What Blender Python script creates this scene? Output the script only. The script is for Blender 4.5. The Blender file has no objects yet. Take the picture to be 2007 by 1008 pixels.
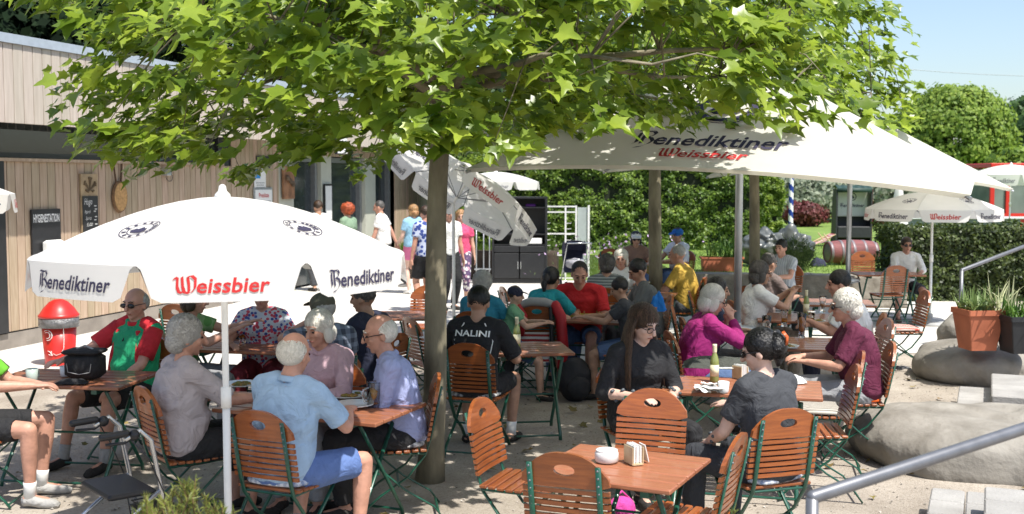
import bpy, math, random
import numpy as np
from mathutils import Vector, Matrix, Euler, noise
V = Vector
R = math.radians
rnd = random.Random(7)
S = bpy.context.scene
COL = S.collection
# ---------------------------------------------------------------- camera, sky, sun, exposure
CH, F, HX, HY, YH = 2.15, 2200.0, 1003.5, 504.0, 352.0
PITCH = math.atan((HY - YH) / F)
cd = bpy.data.cameras.new('camera'); cam = bpy.data.objects.new('camera', cd); COL.objects.link(cam)
cam.location = (0, 0, CH); cam.rotation_euler = (R(90) - PITCH, 0, 0)
cd.sensor_width = 36; cd.lens = 36 * F / 2007; cd.clip_end = 600; cd.clip_start = 0.1
cd.dof.use_dof = True; cd.dof.focus_distance = 7.6; cd.dof.aperture_fstop = 4.0
S.camera = cam
SUN_EL, SUN_AZ = 62, 140          # azimuth clockwise from +Y (90 = from the right)
w = bpy.data.worlds.new('World'); S.world = w; w.use_nodes = True
wn = w.node_tree.nodes; sky = wn.new('ShaderNodeTexSky'); sky.sky_type = 'NISHITA'; sky.sun_disc = False
sky.sun_elevation = R(SUN_EL); sky.sun_rotation = R(SUN_AZ); sky.air_density = 1.0; sky.dust_density = 1.5; sky.ozone_density = 1.2
w.node_tree.links.new(sky.outputs[0], wn['Background'].inputs[0]); wn['Background'].inputs[1].default_value = 0.12
sl = bpy.data.lights.new('sun', 'SUN'); sl.energy = 4.2; sl.angle = R(0.5); sl.color = (1, .955, .88)
so = bpy.data.objects.new('sun', sl); COL.objects.link(so)
sd = V((math.sin(R(SUN_AZ)) * math.cos(R(SUN_EL)), math.cos(R(SUN_AZ)) * math.cos(R(SUN_EL)), math.sin(R(SUN_EL))))
so.rotation_euler = sd.to_track_quat('Z', 'Y').to_euler(); so.location = sd * 30
S.view_settings.view_transform = 'Standard'; S.view_settings.look = 'None'; S.view_settings.exposure = 0.75; S.view_settings.gamma = 1
S.cycles.max_bounces = 8; S.cycles.transparent_max_bounces = 8; S.cycles.use_denoising = True

def ray(px, py):
    dx, dy = (px - HX) / F, (HY - py) / F
    return V((dx, math.cos(PITCH) + dy * math.sin(PITCH), dy * math.cos(PITCH) - math.sin(PITCH)))
def at(px, py, z):
    r = ray(px, py); t = (z - CH) / r.z
    return V((r.x * t, r.y * t, z))
def atY(px, py, Y):
    r = ray(px, py); t = Y / r.y
    return V((r.x * t, Y, CH + r.z * t))

# ---------------------------------------------------------------- materials
MC = {}
def mat(name, col, rough=.6, var=.12, scale=12, bump=0, metal=0, trans=0, coat=0, stretch=(1, 1, 1), isl=0, col2=None, bscale=None, spec=.5, objr=0, gen=False, bdist=.01, dist=0):
    if name in MC: return MC[name]
    m = bpy.data.materials.new(name); m.use_nodes = True; nt = m.node_tree; N = nt.nodes; L = nt.links
    p = N['Principled BSDF']; out = N['Material Output']
    p.inputs['Roughness'].default_value = rough; p.inputs['Metallic'].default_value = metal
    p.inputs['Coat Weight'].default_value = coat; p.inputs['Specular IOR Level'].default_value = spec
    tc = N.new('ShaderNodeTexCoord'); mp = N.new('ShaderNodeMapping'); mp.inputs['Scale'].default_value = stretch
    L.new(tc.outputs['Object'], mp.inputs[0])
    nz = N.new('ShaderNodeTexNoise'); nz.inputs['Scale'].default_value = scale; nz.inputs['Detail'].default_value = 5
    L.new(mp.outputs[0], nz.inputs['Vector'])
    rp = N.new('ShaderNodeValToRGB'); e = rp.color_ramp.elements; e[0].position = .3; e[1].position = .7
    c2 = col2 if col2 else tuple(min(1, c * (1 + var)) for c in col)
    c1 = col if col2 else tuple(c * (1 - var) for c in col)
    e[0].color = (*c1, 1); e[1].color = (*c2, 1); L.new(nz.outputs['Fac'], rp.inputs[0])
    src = rp.outputs[0]
    if isl or objr:
        hs = N.new('ShaderNodeHueSaturation')
        if isl: g = N.new('ShaderNodeNewGeometry'); o = g.outputs['Random Per Island']; a = isl
        else: g = N.new('ShaderNodeObjectInfo'); o = g.outputs['Random']; a = objr
        mr = N.new('ShaderNodeMapRange'); mr.inputs['To Min'].default_value = 1 - a; mr.inputs['To Max'].default_value = 1 + a
        L.new(o, mr.inputs[0]); L.new(mr.outputs[0], hs.inputs['Value'])
        if isl:
            mr2 = N.new('ShaderNodeMapRange'); mr2.inputs['To Min'].default_value = .515; mr2.inputs['To Max'].default_value = .485
            L.new(o, mr2.inputs[0]); L.new(mr2.outputs[0], hs.inputs['Hue'])
        L.new(src, hs.inputs['Color']); src = hs.outputs[0]
    L.new(src, p.inputs['Base Color'])
    if bump:
        b = N.new('ShaderNodeBump'); b.inputs['Strength'].default_value = min(1, bump); b.inputs['Distance'].default_value = bdist
        n2 = N.new('ShaderNodeTexNoise'); n2.inputs['Scale'].default_value = bscale or scale * 3; n2.inputs['Detail'].default_value = 6 if not dist else 3; n2.inputs['Distortion'].default_value = dist
        L.new(mp.outputs[0], n2.inputs['Vector']); L.new(n2.outputs['Fac'], b.inputs['Height']); L.new(b.outputs[0], p.inputs['Normal'])
    if trans:
        t = N.new('ShaderNodeBsdfTranslucent'); mx = N.new('ShaderNodeMixShader'); mx.inputs[0].default_value = trans
        L.new(src, t.inputs[0]); L.new(p.outputs[0], mx.inputs[1]); L.new(t.outputs[0], mx.inputs[2]); L.new(mx.outputs[0], out.inputs[0])
    MC[name] = m; return m
def pattern(name, kind, a, b, scale, c=None, rough=.8, rot=(0, 0, 0)):
    """stripes / check / blotch patterns on cloth"""
    if name in MC: return MC[name]
    m = mat(name, a, rough); nt = m.node_tree; N = nt.nodes; L = nt.links; p = N['Principled BSDF']
    tc = N.new('ShaderNodeTexCoord'); mp = N.new('ShaderNodeMapping'); mp.inputs['Scale'].default_value = (scale,) * 3; mp.inputs['Rotation'].default_value = rot
    L.new(tc.outputs['Object'], mp.inputs[0])
    mx = N.new('ShaderNodeMix'); mx.data_type = 'RGBA'; mx.inputs['A'].default_value = (*a, 1); mx.inputs['B'].default_value = (*b, 1)
    sp = N.new('ShaderNodeSeparateXYZ'); L.new(mp.outputs[0], sp.inputs[0])
    def step(o, th=.5):
        f = N.new('ShaderNodeMath'); f.operation = 'FRACT'; L.new(o, f.inputs[0])
        g = N.new('ShaderNodeMath'); g.operation = 'GREATER_THAN'; g.inputs[1].default_value = th; L.new(f.outputs[0], g.inputs[0]); return g.outputs[0]
    if kind == 'stripe': fac = step(sp.outputs['Z'])
    elif kind == 'stripex': fac = step(sp.outputs['X'])
    elif kind == 'check':
        ad = N.new('ShaderNodeMath'); ad.operation = 'ADD'; L.new(step(sp.outputs['X']), ad.inputs[0]); L.new(step(sp.outputs['Y']), ad.inputs[1])
        ml = N.new('ShaderNodeMath'); ml.operation = 'MULTIPLY'; ml.inputs[1].default_value = .5; L.new(ad.outputs[0], ml.inputs[0]); fac = ml.outputs[0]
    elif kind == 'plaid':
        ad = N.new('ShaderNodeMath'); ad.operation = 'ADD'; L.new(step(sp.outputs['X']), ad.inputs[0]); L.new(step(sp.outputs['Z']), ad.inputs[1])
        ml = N.new('ShaderNodeMath'); ml.operation = 'MULTIPLY'; ml.inputs[1].default_value = .5; L.new(ad.outputs[0], ml.inputs[0]); fac = ml.outputs[0]
    else:
        nz = N.new('ShaderNodeTexVoronoi'); nz.inputs['Scale'].default_value = 1; L.new(mp.outputs[0], nz.inputs['Vector'])
        g = N.new('ShaderNodeMath'); g.operation = 'GREATER_THAN'; g.inputs[1].default_value = .5; L.new(nz.outputs['Distance'], g.inputs[0]); fac = g.outputs[0]
        if c:
            r = N.new('ShaderNodeValToRGB'); r.color_ramp.interpolation = 'CONSTANT'
            r.color_ramp.elements[0].color = (*a, 1); r.color_ramp.elements[1].color = (*c, 1); r.color_ramp.elements[1].position = .6
            L.new(nz.outputs['Color'], r.inputs[0]); L.new(r.outputs[0], mx.inputs['A'])
    L.new(fac, mx.inputs['Factor']); L.new(mx.outputs['Result'], p.inputs['Base Color'])
    return m
def glass(name, col=(.9, .95, .93), rough=.02, ior=1.45):
    if name in MC: return MC[name]
    m = bpy.data.materials.new(name); m.use_nodes = True; p = m.node_tree.nodes['Principled BSDF']
    p.inputs['Base Color'].default_value = (*col, 1); p.inputs['Transmission Weight'].default_value = 1; p.inputs['Roughness'].default_value = rough; p.inputs['IOR'].default_value = ior
    MC[name] = m; return m
def sk(name, c): return mat(name, c, .5, .17, 16, bump=.35, bscale=60, bdist=.006)

# ---------------------------------------------------------------- mesh helpers
class MB:
    def __init__(s): s.v = []; s.f = []; s.m = []
    def add(s, vs, fs, mi=0):
        o = len(s.v); s.v += [tuple(x) for x in vs]; s.f += [tuple(i + o for i in f) for f in fs]; s.m += [mi] * len(fs)
    def box(s, c, size, M=None, mi=0, bev=0):
        hx, hy, hz = size[0] / 2, size[1] / 2, size[2] / 2
        b = min(bev, hx * .9, hy * .9, hz * .9) if bev else 0
        if b:
            vs = []
            for z, i in ((-hz, b), (-hz + b, 0), (hz - b, 0), (hz, b)):
                X, Y = hx - i, hy - i
                vs += [(-X + b, -Y, z), (X - b, -Y, z), (X, -Y + b, z), (X, Y - b, z), (X - b, Y, z), (-X + b, Y, z), (-X, Y - b, z), (-X, -Y + b, z)]
            fs = [tuple(range(7, -1, -1)), tuple(range(24, 32))]
            for k in range(3):
                for j in range(8): fs.append((k * 8 + j, k * 8 + (j + 1) % 8, k * 8 + 8 + (j + 1) % 8, k * 8 + 8 + j))
        else:
            vs = [(x, y, z) for z in (-hz, hz) for x, y in ((-hx, -hy), (hx, -hy), (hx, hy), (-hx, hy))]
            fs = [(3, 2, 1, 0), (4, 5, 6, 7), (0, 1, 5, 4), (1, 2, 6, 5), (2, 3, 7, 6), (3, 0, 4, 7)]
        vs = [V(x) for x in vs]
        if M is not None: vs = [M @ x for x in vs]
        c = V(c); s.add([x + c for x in vs], fs, mi)
    def tube(s, pts, rad, n=8, mi=0, cap=True, flat=None, rnd_end=False, up=None):
        pts = [V(p) for p in pts]
        if not hasattr(rad, '__len__'): rad = [rad] * len(pts)
        rad = list(rad)
        if rnd_end:
            d0 = (pts[0] - pts[1]).normalized(); d1 = (pts[-1] - pts[-2]).normalized()
            r0, r1 = rad[0], rad[-1]
            pts = [pts[0] + d0 * r0 * .75, pts[0] + d0 * r0 * .45] + pts + [pts[-1] + d1 * r1 * .45, pts[-1] + d1 * r1 * .75]
            rad = [r0 * .5, r0 * .85] + rad + [r1 * .85, r1 * .5]
        vs = []; ref = V(up) if up is not None else None
        for i, p in enumerate(pts):
            d = (pts[min(i + 1, len(pts) - 1)] - pts[max(i - 1, 0)])
            d = d.normalized() if d.length > 1e-9 else V((0, 0, 1))
            if ref is None: ref = V((0, 0, 1)) if abs(d.z) < .9 else V((1, 0, 0))
            a = d.cross(ref); a = a.normalized() if a.length > 1e-6 else d.orthogonal().normalized()
            b = a.cross(d).normalized()
            if up is None: ref = b
            fx, fy = (flat if flat else (1, 1))
            for k in range(n):
                t = 2 * math.pi * k / n
                vs.append(p + a * math.cos(t) * rad[i] * fx + b * math.sin(t) * rad[i] * fy)
        fs = []
        for i in range(len(pts) - 1):
            for k in range(n): fs.append((i * n + k, i * n + (k + 1) % n, (i + 1) * n + (k + 1) % n, (i + 1) * n + k))
        if cap: fs.append(tuple(range(n - 1, -1, -1))); fs.append(tuple((len(pts) - 1) * n + k for k in range(n)))
        s.add(vs, fs, mi)
    def rings(s, rings, n=14, mi=0, cap=True):
        vs = []; fs = []
        for c, ax, ay, rx, ry in rings:
            for k in range(n):
                t = 2 * math.pi * k / n
                ct, st = math.cos(t), math.sin(t)
                vs.append(V(c) + V(ax) * rx * math.copysign(abs(ct) ** .85, ct) + V(ay) * ry * math.copysign(abs(st) ** .85, st))
        m = len(rings)
        for i in range(m - 1):
            for k in range(n): fs.append((i * n + k, i * n + (k + 1) % n, (i + 1) * n + (k + 1) % n, (i + 1) * n + k))
        if cap: fs.append(tuple(range(n - 1, -1, -1))); fs.append(tuple((m - 1) * n + k for k in range(n)))
        s.add(vs, fs, mi)
    def ell(s, c, r, M=None, nu=12, nv=8, mi=0, nz=0, nf=10):
        vs = []; fs = []
        r = (r, r, r) if not hasattr(r, '__len__') else r
        for j in range(nv + 1):
            ph = math.pi * j / nv
            for i in range(nu):
                t = 2 * math.pi * i / nu
                d = V((math.sin(ph) * math.cos(t), math.sin(ph) * math.sin(t), math.cos(ph)))
                q = V((d.x * r[0], d.y * r[1], d.z * r[2]))
                if nz: q *= 1 + nz * noise.noise(q * nf + V(c) * 3)
                vs.append((M @ q if M is not None else q) + V(c))
        for j in range(nv):
            for i in range(nu):
                a, b = j * nu + i, j * nu + (i + 1) % nu
                if j == 0: fs.append((a, a + nu, b + nu))
                elif j == nv - 1: fs.append((a, a + nu, b))
                else: fs.append((a, a + nu, b + nu, b))
        s.add(vs, fs, mi)
    def lathe(s, prof, c=(0, 0, 0), n=16, mi=0, M=None):
        vs = []; fs = []
        for r, z in prof:
            for k in range(n):
                t = 2 * math.pi * k / n; q = V((r * math.cos(t), r * math.sin(t), z))
                vs.append((M @ q if M is not None else q) + V(c))
        for i in range(len(prof) - 1):
            for k in range(n): fs.append((i * n + k, i * n + (k + 1) % n, (i + 1) * n + (k + 1) % n, (i + 1) * n + k))
        fs.append(tuple(range(n - 1, -1, -1))); fs.append(tuple((len(prof) - 1) * n + k for k in range(n)))
        s.add(vs, fs, mi)
    def prism(s, poly, y0, y1, f=None, mi=0):
        """poly in (x,z), extruded along y; f maps a Vector"""
        n = len(poly); vs = [V((x, y0, z)) for x, z in poly] + [V((x, y1, z)) for x, z in poly]
        if f: vs = [f(v) for v in vs]
        s.add(vs, [tuple(range(n)), tuple(range(2 * n - 1, n - 1, -1))] + [(i, i + n, (i + 1) % n + n, (i + 1) % n) for i in range(n)], mi)
    def build(s, name, mats, parent=None, smooth=False, loc=None):
        me = bpy.data.meshes.new(name); me.from_pydata(s.v, [], s.f)
        if not isinstance(mats, (list, tuple)): mats = [mats]
        for m in mats: me.materials.append(m)
        if len(mats) > 1: me.polygons.foreach_set('material_index', s.m)
        if smooth: me.polygons.foreach_set('use_smooth', [True] * len(me.polygons))
        me.update()
        return link(name, me, parent, loc)
def link(name, me, parent=None, loc=None):
    o = bpy.data.objects.new(name, me); COL.objects.link(o)
    if parent: o.parent = parent
    if loc: o.location = loc
    return o
def thing(name, label, cat, loc=(0, 0, 0), rz=0, group=None):
    o = bpy.data.objects.new(name, None); COL.objects.link(o); o.location = loc; o.rotation_euler = (0, 0, rz)
    o.empty_display_size = .1
    return tag(o, label, cat, group)
def tag(o, label, cat, group=None):
    o['label'] = label; o['category'] = cat
    if group: o['group'] = group
    return o
def struct(o, kind='structure'):
    o['kind'] = kind; return o
def dup(root, loc, rz, label, group=None, keep=None):
    r = root.copy(); COL.objects.link(r); r.location = loc; r.rotation_euler = (0, 0, rz); r['label'] = label
    if group: r['group'] = group
    for ch in list(root.children):
        c = ch.copy(); COL.objects.link(c); c.parent = r
        for g in list(ch.children):
            d = g.copy(); COL.objects.link(d); d.parent = c
    return r
def rot(deg): return -R(deg)       # facing: 0 away from camera, 90 right, 180 towards camera

# leaf clouds -----------------------------------------------------
NP = np.random.default_rng(3)
PLANE = [(0, .36, 0), (0, 0, 0), (.16, -.06, 0), (.44, .02, 0), (.36, .17, 0), (.56, .50, 0), (.34, .47, 0), (.17, .58, 0), (.13, .76, 0), (0, 1.02, 0),
         (-.13, .76, 0), (-.17, .58, 0), (-.34, .47, 0), (-.56, .50, 0), (-.36, .17, 0), (-.44, .02, 0), (-.16, -.06, 0)]
PLANE = [(x, y, .28 * abs(x) - .22 * y * y) for x, y, z in PLANE]
PLF = [(0, i, i + 1) for i in range(1, 16)] + [(0, 16, 1)]
RHO = [(0, -.5, 0), (.32, 0, .06), (0, .5, 0), (-.32, 0, .06)]; RHF = [(0, 1, 2, 3)]
BLADE = [(-.03, 0, 0), (.03, 0, 0), (.02, .6, .08), (0, 1, 0)]; BLF = [(0, 1, 2, 3)]
def leafmesh(name, P, nrm, size, tv, tf, m, parent=None, heading=None):
    P = np.asarray(P, float); n = len(P); nrm = np.asarray(nrm, float); nrm /= np.linalg.norm(nrm, axis=1)[:, None] + 1e-9
    h = NP.normal(size=(n, 3)) if heading is None else np.asarray(heading, float)
    h = h - (h * nrm).sum(1)[:, None] * nrm; h /= np.linalg.norm(h, axis=1)[:, None] + 1e-9
    x = np.cross(h, nrm); T = np.asarray(tv); k = len(T); sz = np.broadcast_to(np.asarray(size, float), (n,))
    W = P[:, None, :] + sz[:, None, None] * (T[None, :, 0, None] * x[:, None, :] + T[None, :, 1, None] * h[:, None, :] + T[None, :, 2, None] * nrm[:, None, :])
    W = W.reshape(-1, 3); L = len(tf[0]); Fc = (np.asarray(tf)[None] + (np.arange(n) * k)[:, None, None]).reshape(-1, L)
    me = bpy.data.meshes.new(name); me.vertices.add(len(W)); me.vertices.foreach_set('co', W.ravel())
    me.loops.add(Fc.size); me.loops.foreach_set('vertex_index', Fc.ravel().astype(np.int32))
    me.polygons.add(len(Fc)); me.polygons.foreach_set('loop_start', (np.arange(len(Fc)) * L).astype(np.int32)); me.polygons.foreach_set('loop_total', np.full(len(Fc), L, np.int32))
    me.materials.append(m); me.update(calc_edges=True); me.validate()
    return link(name, me, parent)

# text -------------------------------------------------------------
TC = {}
def text_geo(body, bold=.012, shear=.0):
    k = (body, bold, shear)
    if k in TC: return TC[k]
    cu = bpy.data.curves.new('t', 'FONT'); cu.body = body; cu.size = 1; cu.offset = bold; cu.shear = shear; cu.resolution_u = 2; cu.fill_mode = 'FRONT'
    o = bpy.data.objects.new('t', cu); COL.objects.link(o)
    me = bpy.data.meshes.new_from_object(o.evaluated_get(bpy.context.evaluated_depsgraph_get()))
    vs = [(v.co.x, v.co.y) for v in me.vertices]; fs = [tuple(p.vertices) for p in me.polygons]
    bpy.data.objects.remove(o); bpy.data.curves.remove(cu); bpy.data.meshes.remove(me)
    x0 = min(v[0] for v in vs); x1 = max(v[0] for v in vs)
    TC[k] = ([(v[0] - x0, v[1]) for v in vs], fs, x1 - x0); return TC[k]
def nib(strokes, w=.13, ang=40):
    n = (w / 2 * math.cos(R(ang)), w / 2 * math.sin(R(ang))); vs = []; fs = []
    for st in strokes:
        for a, b in zip(st[:-1], st[1:]):
            o = len(vs); vs += [(a[0] - n[0], a[1] - n[1]), (a[0] + n[0], a[1] + n[1]), (b[0] + n[0], b[1] + n[1]), (b[0] - n[0], b[1] - n[1])]; fs.append((o, o + 1, o + 2, o + 3))
    return vs, fs
NB = [[(-.02, .78), (.05, .84), (.30, .80), (.50, .82)], [(.12, .72), (.10, .40), (.12, .12), (.04, .02)], [(.27, .78), (.26, .40), (.28, .05)],
      [(.50, .80), (.58, .68), (.50, .52), (.34, .45), (.52, .38), (.60, .22), (.52, .02), (.34, -.16), (.16, -.22)]]
NW = [[(.0, .62), (.06, .74), (.14, .68), (.12, .3), (.18, .06), (.30, .02)], [(.30, .76), (.32, .3), (.38, .04), (.55, .0)],
      [(.30, .02), (.36, .2)], [(.50, .76), (.66, .80), (.78, .66), (.76, .25), (.62, .02)], [(.50, .76), (.54, .4), (.54, .06)]]
def brand(kind):
    """big calligraphic initial followed by bold slanted letters; unit height, returns verts, faces, width"""
    if kind in TC: return TC[kind]
    vs, fs = nib(NB if kind == 'B' else NW); off = .64 if kind == 'B' else .81
    v2, f2, w2 = text_geo('enediktiner' if kind == 'B' else 'eissbier', .02, .15)
    o = len(vs); vs = vs + [(x * .86 + off, y) for x, y in v2]; fs = fs + [tuple(i + o for i in f) for f in f2]
    TC[kind] = (vs, fs, off + w2 * .86); return TC[kind]
def put_text(name, geo, width, f, m, parent, height=None, mirror=False):
    """f maps (x,y) metres, x centred on the text and y up from its baseline, to a point"""
    vs, fs, W = geo; s = width / W; sy = s if height is None else height
    mb = MB(); mb.add([f((x - W / 2) * s * (-1 if mirror else 1), y * sy, i) for i, (x, y) in enumerate(vs)], fs)
    return mb.build(name, m, parent)
# ================================================================ materials in use
M_green = mat('green_steel', (.008, .075, .045), .35, .2, 30, coat=.3)
M_wood = mat('chair_wood', (.215, .058, .017), .30, .3, 5, bump=.15, coat=.35, stretch=(1, 14, 14), objr=.25, col2=(.36, .105, .026))
M_table = mat('table_wood', (.24, .085, .04), .38, .3, 4, bump=.2, coat=.25, stretch=(1, 16, 16), objr=.2, col2=(.34, .13, .065))
M_white = mat('white_canvas', (.80, .79, .76), .85, .03, 4, trans=.42)
M_white2 = mat('shaded_canvas', (.66, .65, .61), .85, .04, 4, trans=.22)
M_cream = mat('cream_canvas', (.80, .79, .71), .85, .03, 3, trans=.48)
M_ink = mat('navy_ink', (.03, .026, .06), .8, .1)
M_red_ink = mat('red_ink', (.50, .02, .02), .8, .1)
M_ink_f = mat('faded_and_show_through_ink', (.20, .20, .22), .8, .1)  # pale far print, also painted show-through under the tilted canopy
M_pole = mat('white_pole', (.75, .75, .73), .4, .05)
M_alu = mat('grey_pole', (.40, .42, .44), .35, .08, metal=.6)
M_steel = mat('steel_rail', (.17, .175, .19), .42, .12, 20, metal=.5)
M_black = mat('black_plastic', (.012, .012, .014), .45, .2)
M_whitep = mat('white_plastic', (.78, .78, .76), .35, .04)
M_bark = mat('plane_bark', (.055, .046, .028), .85, .5, 5, bump=1, col2=(.30, .265, .18), stretch=(1, 1, .35), bscale=30)  # mottled bark, its contrast raised to paint in sunlit patches too
M_leaf = mat('plane_leaf', (.165, .265, .024), .34, .35, 3, trans=.50, isl=.42, col2=(.30, .40, .048), spec=.6)
M_ground = None

# ================================================================ ground and terrain
def sheet(name, pts, z, m, res=None):
    mb = MB(); mb.add([(x, y, z) for x, y in pts], [tuple(range(len(pts)))]); return mb.build(name, m)
gm = mat('gravel', (.285, .245, .20), .9, .2, 1.6, bump=1, col2=(.46, .41, .345), bscale=90)
nt = gm.node_tree; N = nt.nodes; L = nt.links
sp = N.new('ShaderNodeTexVoronoi'); sp.inputs['Scale'].default_value = 75; tc = N.new('ShaderNodeTexCoord'); L.new(tc.outputs['Object'], sp.inputs['Vector'])
mx = N.new('ShaderNodeMix'); mx.data_type = 'RGBA'; mx.blend_type = 'MULTIPLY'; mx.inputs['Factor'].default_value = .55
rp = N.new('ShaderNodeValToRGB'); rp.color_ramp.elements[0].color = (.45, .42, .38, 1); rp.color_ramp.elements[1].color = (1, 1, 1, 1); rp.color_ramp.elements[1].position = .55
L.new(sp.outputs['Color'], rp.inputs[0]); src = N['Principled BSDF'].inputs['Base Color'].links[0].from_socket
L.new(src, mx.inputs['A']); L.new(rp.outputs[0], mx.inputs['B']); L.new(mx.outputs['Result'], N['Principled BSDF'].inputs['Base Color'])
struct(sheet('ground', [(-300, -20), (300, -20), (300, 500), (-300, 500)], 0, gm))
pv = mat('paving', (.50, .48, .44), .85, .12, 2.5, bump=.3, col2=(.60, .58, .54), bscale=60)
struct(sheet('pavement', [(-6, 11.9), (7.8, 14.3), (7.8, 24), (-4, 26), (-12, 40), (-12, 11)], .004, pv))
M_grass = mat('lawn', (.10, .17, .025), .8, .3, 2, bump=.8, col2=(.20, .29, .05), bscale=60)
lawn_pts = [(2.95, 19.6), (6.6, 19.0), (7.3, 21.2), (40, 21.2), (200, 60), (200, 450), (-60, 450), (-20, 40), (2.95, 24)]
mb = MB(); n = len(lawn_pts)
mb.add([(x, y, .48) for x, y in lawn_pts] + [(x, y, -.1) for x, y in lawn_pts], [tuple(range(n))] + [(i, i + n, (i + 1) % n + n, (i + 1) % n) for i in range(n)])
struct(mb.build('lawn', M_grass))
# grass blades on the lawn edge
gp = np.column_stack([NP.uniform(3.2, 12, 9000), NP.uniform(19.8, 30, 9000), np.full(9000, .478)])
gp = gp[~((gp[:, 0] > 6.6) & (gp[:, 1] < 21.3))]
g = leafmesh('grass', gp, np.column_stack([NP.normal(size=(len(gp), 2)), np.full(len(gp), .4)]), NP.uniform(.05, .12, len(gp)), BLADE, BLF, mat('grass_blade', (.10, .18, .02), .7, .3, 3, trans=.4, isl=.3), heading=np.tile([0, 0, 1.], (len(gp), 1)) + NP.normal(size=(len(gp), 3)) * .25)
struct(g, 'stuff')
# flower bed of soil before the tall hedge
soil = mat('soil', (.08, .06, .04), .95, .3, 6, bump=.8)
struct(sheet('flower_bed', [(-2.2, 24.3), (2.9, 23.6), (2.9, 27), (-2.2, 27)], .012, M_grass))

pp = np.column_stack([NP.uniform(-4.5, 5, 5200), NP.uniform(4.3, 13, 5200), np.full(5200, .004)])
struct(leafmesh('pebbles', pp, NP.normal(size=pp.shape) * .3 + [0, 0, 1], NP.uniform(.010, .028, len(pp)), [(0, -.5, 0), (.4, 0, .3), (0, .5, .1), (-.4, 0, .25)], RHF, mat('pebble', (.20, .18, .15), .9, .3, 3, isl=.5, col2=(.42, .39, .35))), 'stuff')
pp = np.column_stack([NP.uniform(-4, 4.5, 230), NP.uniform(4.6, 13, 230), np.full(230, .02)])
struct(leafmesh('fallen_leaves', pp, NP.normal(size=pp.shape) * .25 + [0, 0, 1], NP.uniform(.04, .10, len(pp)), PLANE, PLF, mat('dry_leaf', (.16, .10, .035), .8, .3, 3, isl=.4, col2=(.24, .20, .05))), 'stuff')
t = thing('drain_grate', 'small dark slotted drain grate in the gravel beside the lone chair', 'drain', at(1738, 722, .0), .1)
mb = MB(); mb.box((0, 0, .006), (.5, .16, .012)); mb.build('frame', M_steel, t)
mb = MB()
for i in range(9): mb.box((-.2 + .05 * i, 0, .014), (.02, .12, .008))
mb.build('slots', M_black, t)

# ================================================================ low stone wall
M_stone = mat('stone', (.20, .175, .14), .9, .35, 7, bump=1, col2=(.34, .31, .26), bscale=26)
def roughblock(name, c, size, rz, label, cat, m=M_stone, seg=(30, 6, 10), amp=.02, round_=.0, freq=4, group=None):
    mb = MB(); nx, ny, nz = seg; M = Matrix.Rotation(rz, 3, 'Z'); idx = {}; vs = []
    def vid(i, j, k):
        if (i, j, k) not in idx:
            p = V((i / nx * 2 - 1, j / ny * 2 - 1, k / nz * 2 - 1))
            if round_:
                q = p.copy(); e = 2 + 3 * (1 - round_)
                l = (abs(q.x) ** e + abs(q.y) ** e + abs(q.z) ** e) ** (1 / e); p = q / max(l, 1e-6) * max(abs(q.x), abs(q.y), abs(q.z))
            p = V((p.x * size[0] / 2, p.y * size[1] / 2, p.z * size[2] / 2))
            d = p.normalized() * amp * (noise.noise(p * freq + V(c)) + .5 * noise.noise(p * freq * 2.7))
            p = p + d; idx[(i, j, k)] = len(vs); vs.append(M @ p + V((0, 0, size[2] / 2)))
        return idx[(i, j, k)]
    fs = []
    for i in range(nx):
        for j in range(ny):
            for k, fl in ((0, 1), (nz, 0)):
                f = (vid(i, j, k), vid(i + 1, j, k), vid(i + 1, j + 1, k), vid(i, j + 1, k)); fs.append(f[::-1] if fl else f)
    for i in range(nx):
        for k in range(nz):
            for j, fl in ((0, 0), (ny, 1)):
                f = (vid(i, j, k), vid(i + 1, j, k), vid(i + 1, j, k + 1), vid(i, j, k + 1)); fs.append(f[::-1] if fl else f)
    for j in range(ny):
        for k in range(nz):
            for i, fl in ((0, 1), (nx, 0)):
                f = (vid(i, j, k), vid(i, j + 1, k), vid(i, j + 1, k + 1), vid(i, j, k + 1)); fs.append(f[::-1] if fl else f)
    mb.add(vs, fs); o = mb.build(name, m, smooth=True, loc=c); tag(o, label, cat, group); return o
roughblock('stone_wall', (4.85, 19.1, 0), (3.6, .45, .54), R(-8), 'low rough sandstone retaining wall holding up the lawn behind the tables', 'wall', seg=(50, 5, 10), amp=.03, freq=5)
# boulders by the steps
M_rock = mat('boulder', (.17, .155, .13), .92, .3, 3.5, bump=.7, col2=(.31, .29, .255), bscale=11, bdist=.03)
pb = at(1760, 968, 0)
roughblock('boulder', (4.05, 8.45, -.17), (2.8, 1.55, .55), R(-14), 'large flat-topped grey boulder nearest the camera by the handrail', 'boulder', M_rock, (60, 44, 20), .13, .72, 1.5, 'rounded boulders beside the steps')
roughblock('boulder', (5.65, 12.05, -.14), (2.5, 1.35, .56), R(-4), 'long grey boulder carrying the terracotta planter', 'boulder', M_rock, (56, 34, 18), .08, .75, 1.9, 'rounded boulders beside the steps')
roughblock('boulder', (5.3, 13.25, -.05), (.55, .5, .62), R(20), 'small round boulder behind the terracotta planter', 'boulder', M_rock, (20, 20, 14), .06, 1, 2.5, 'rounded boulders beside the steps')
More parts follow.
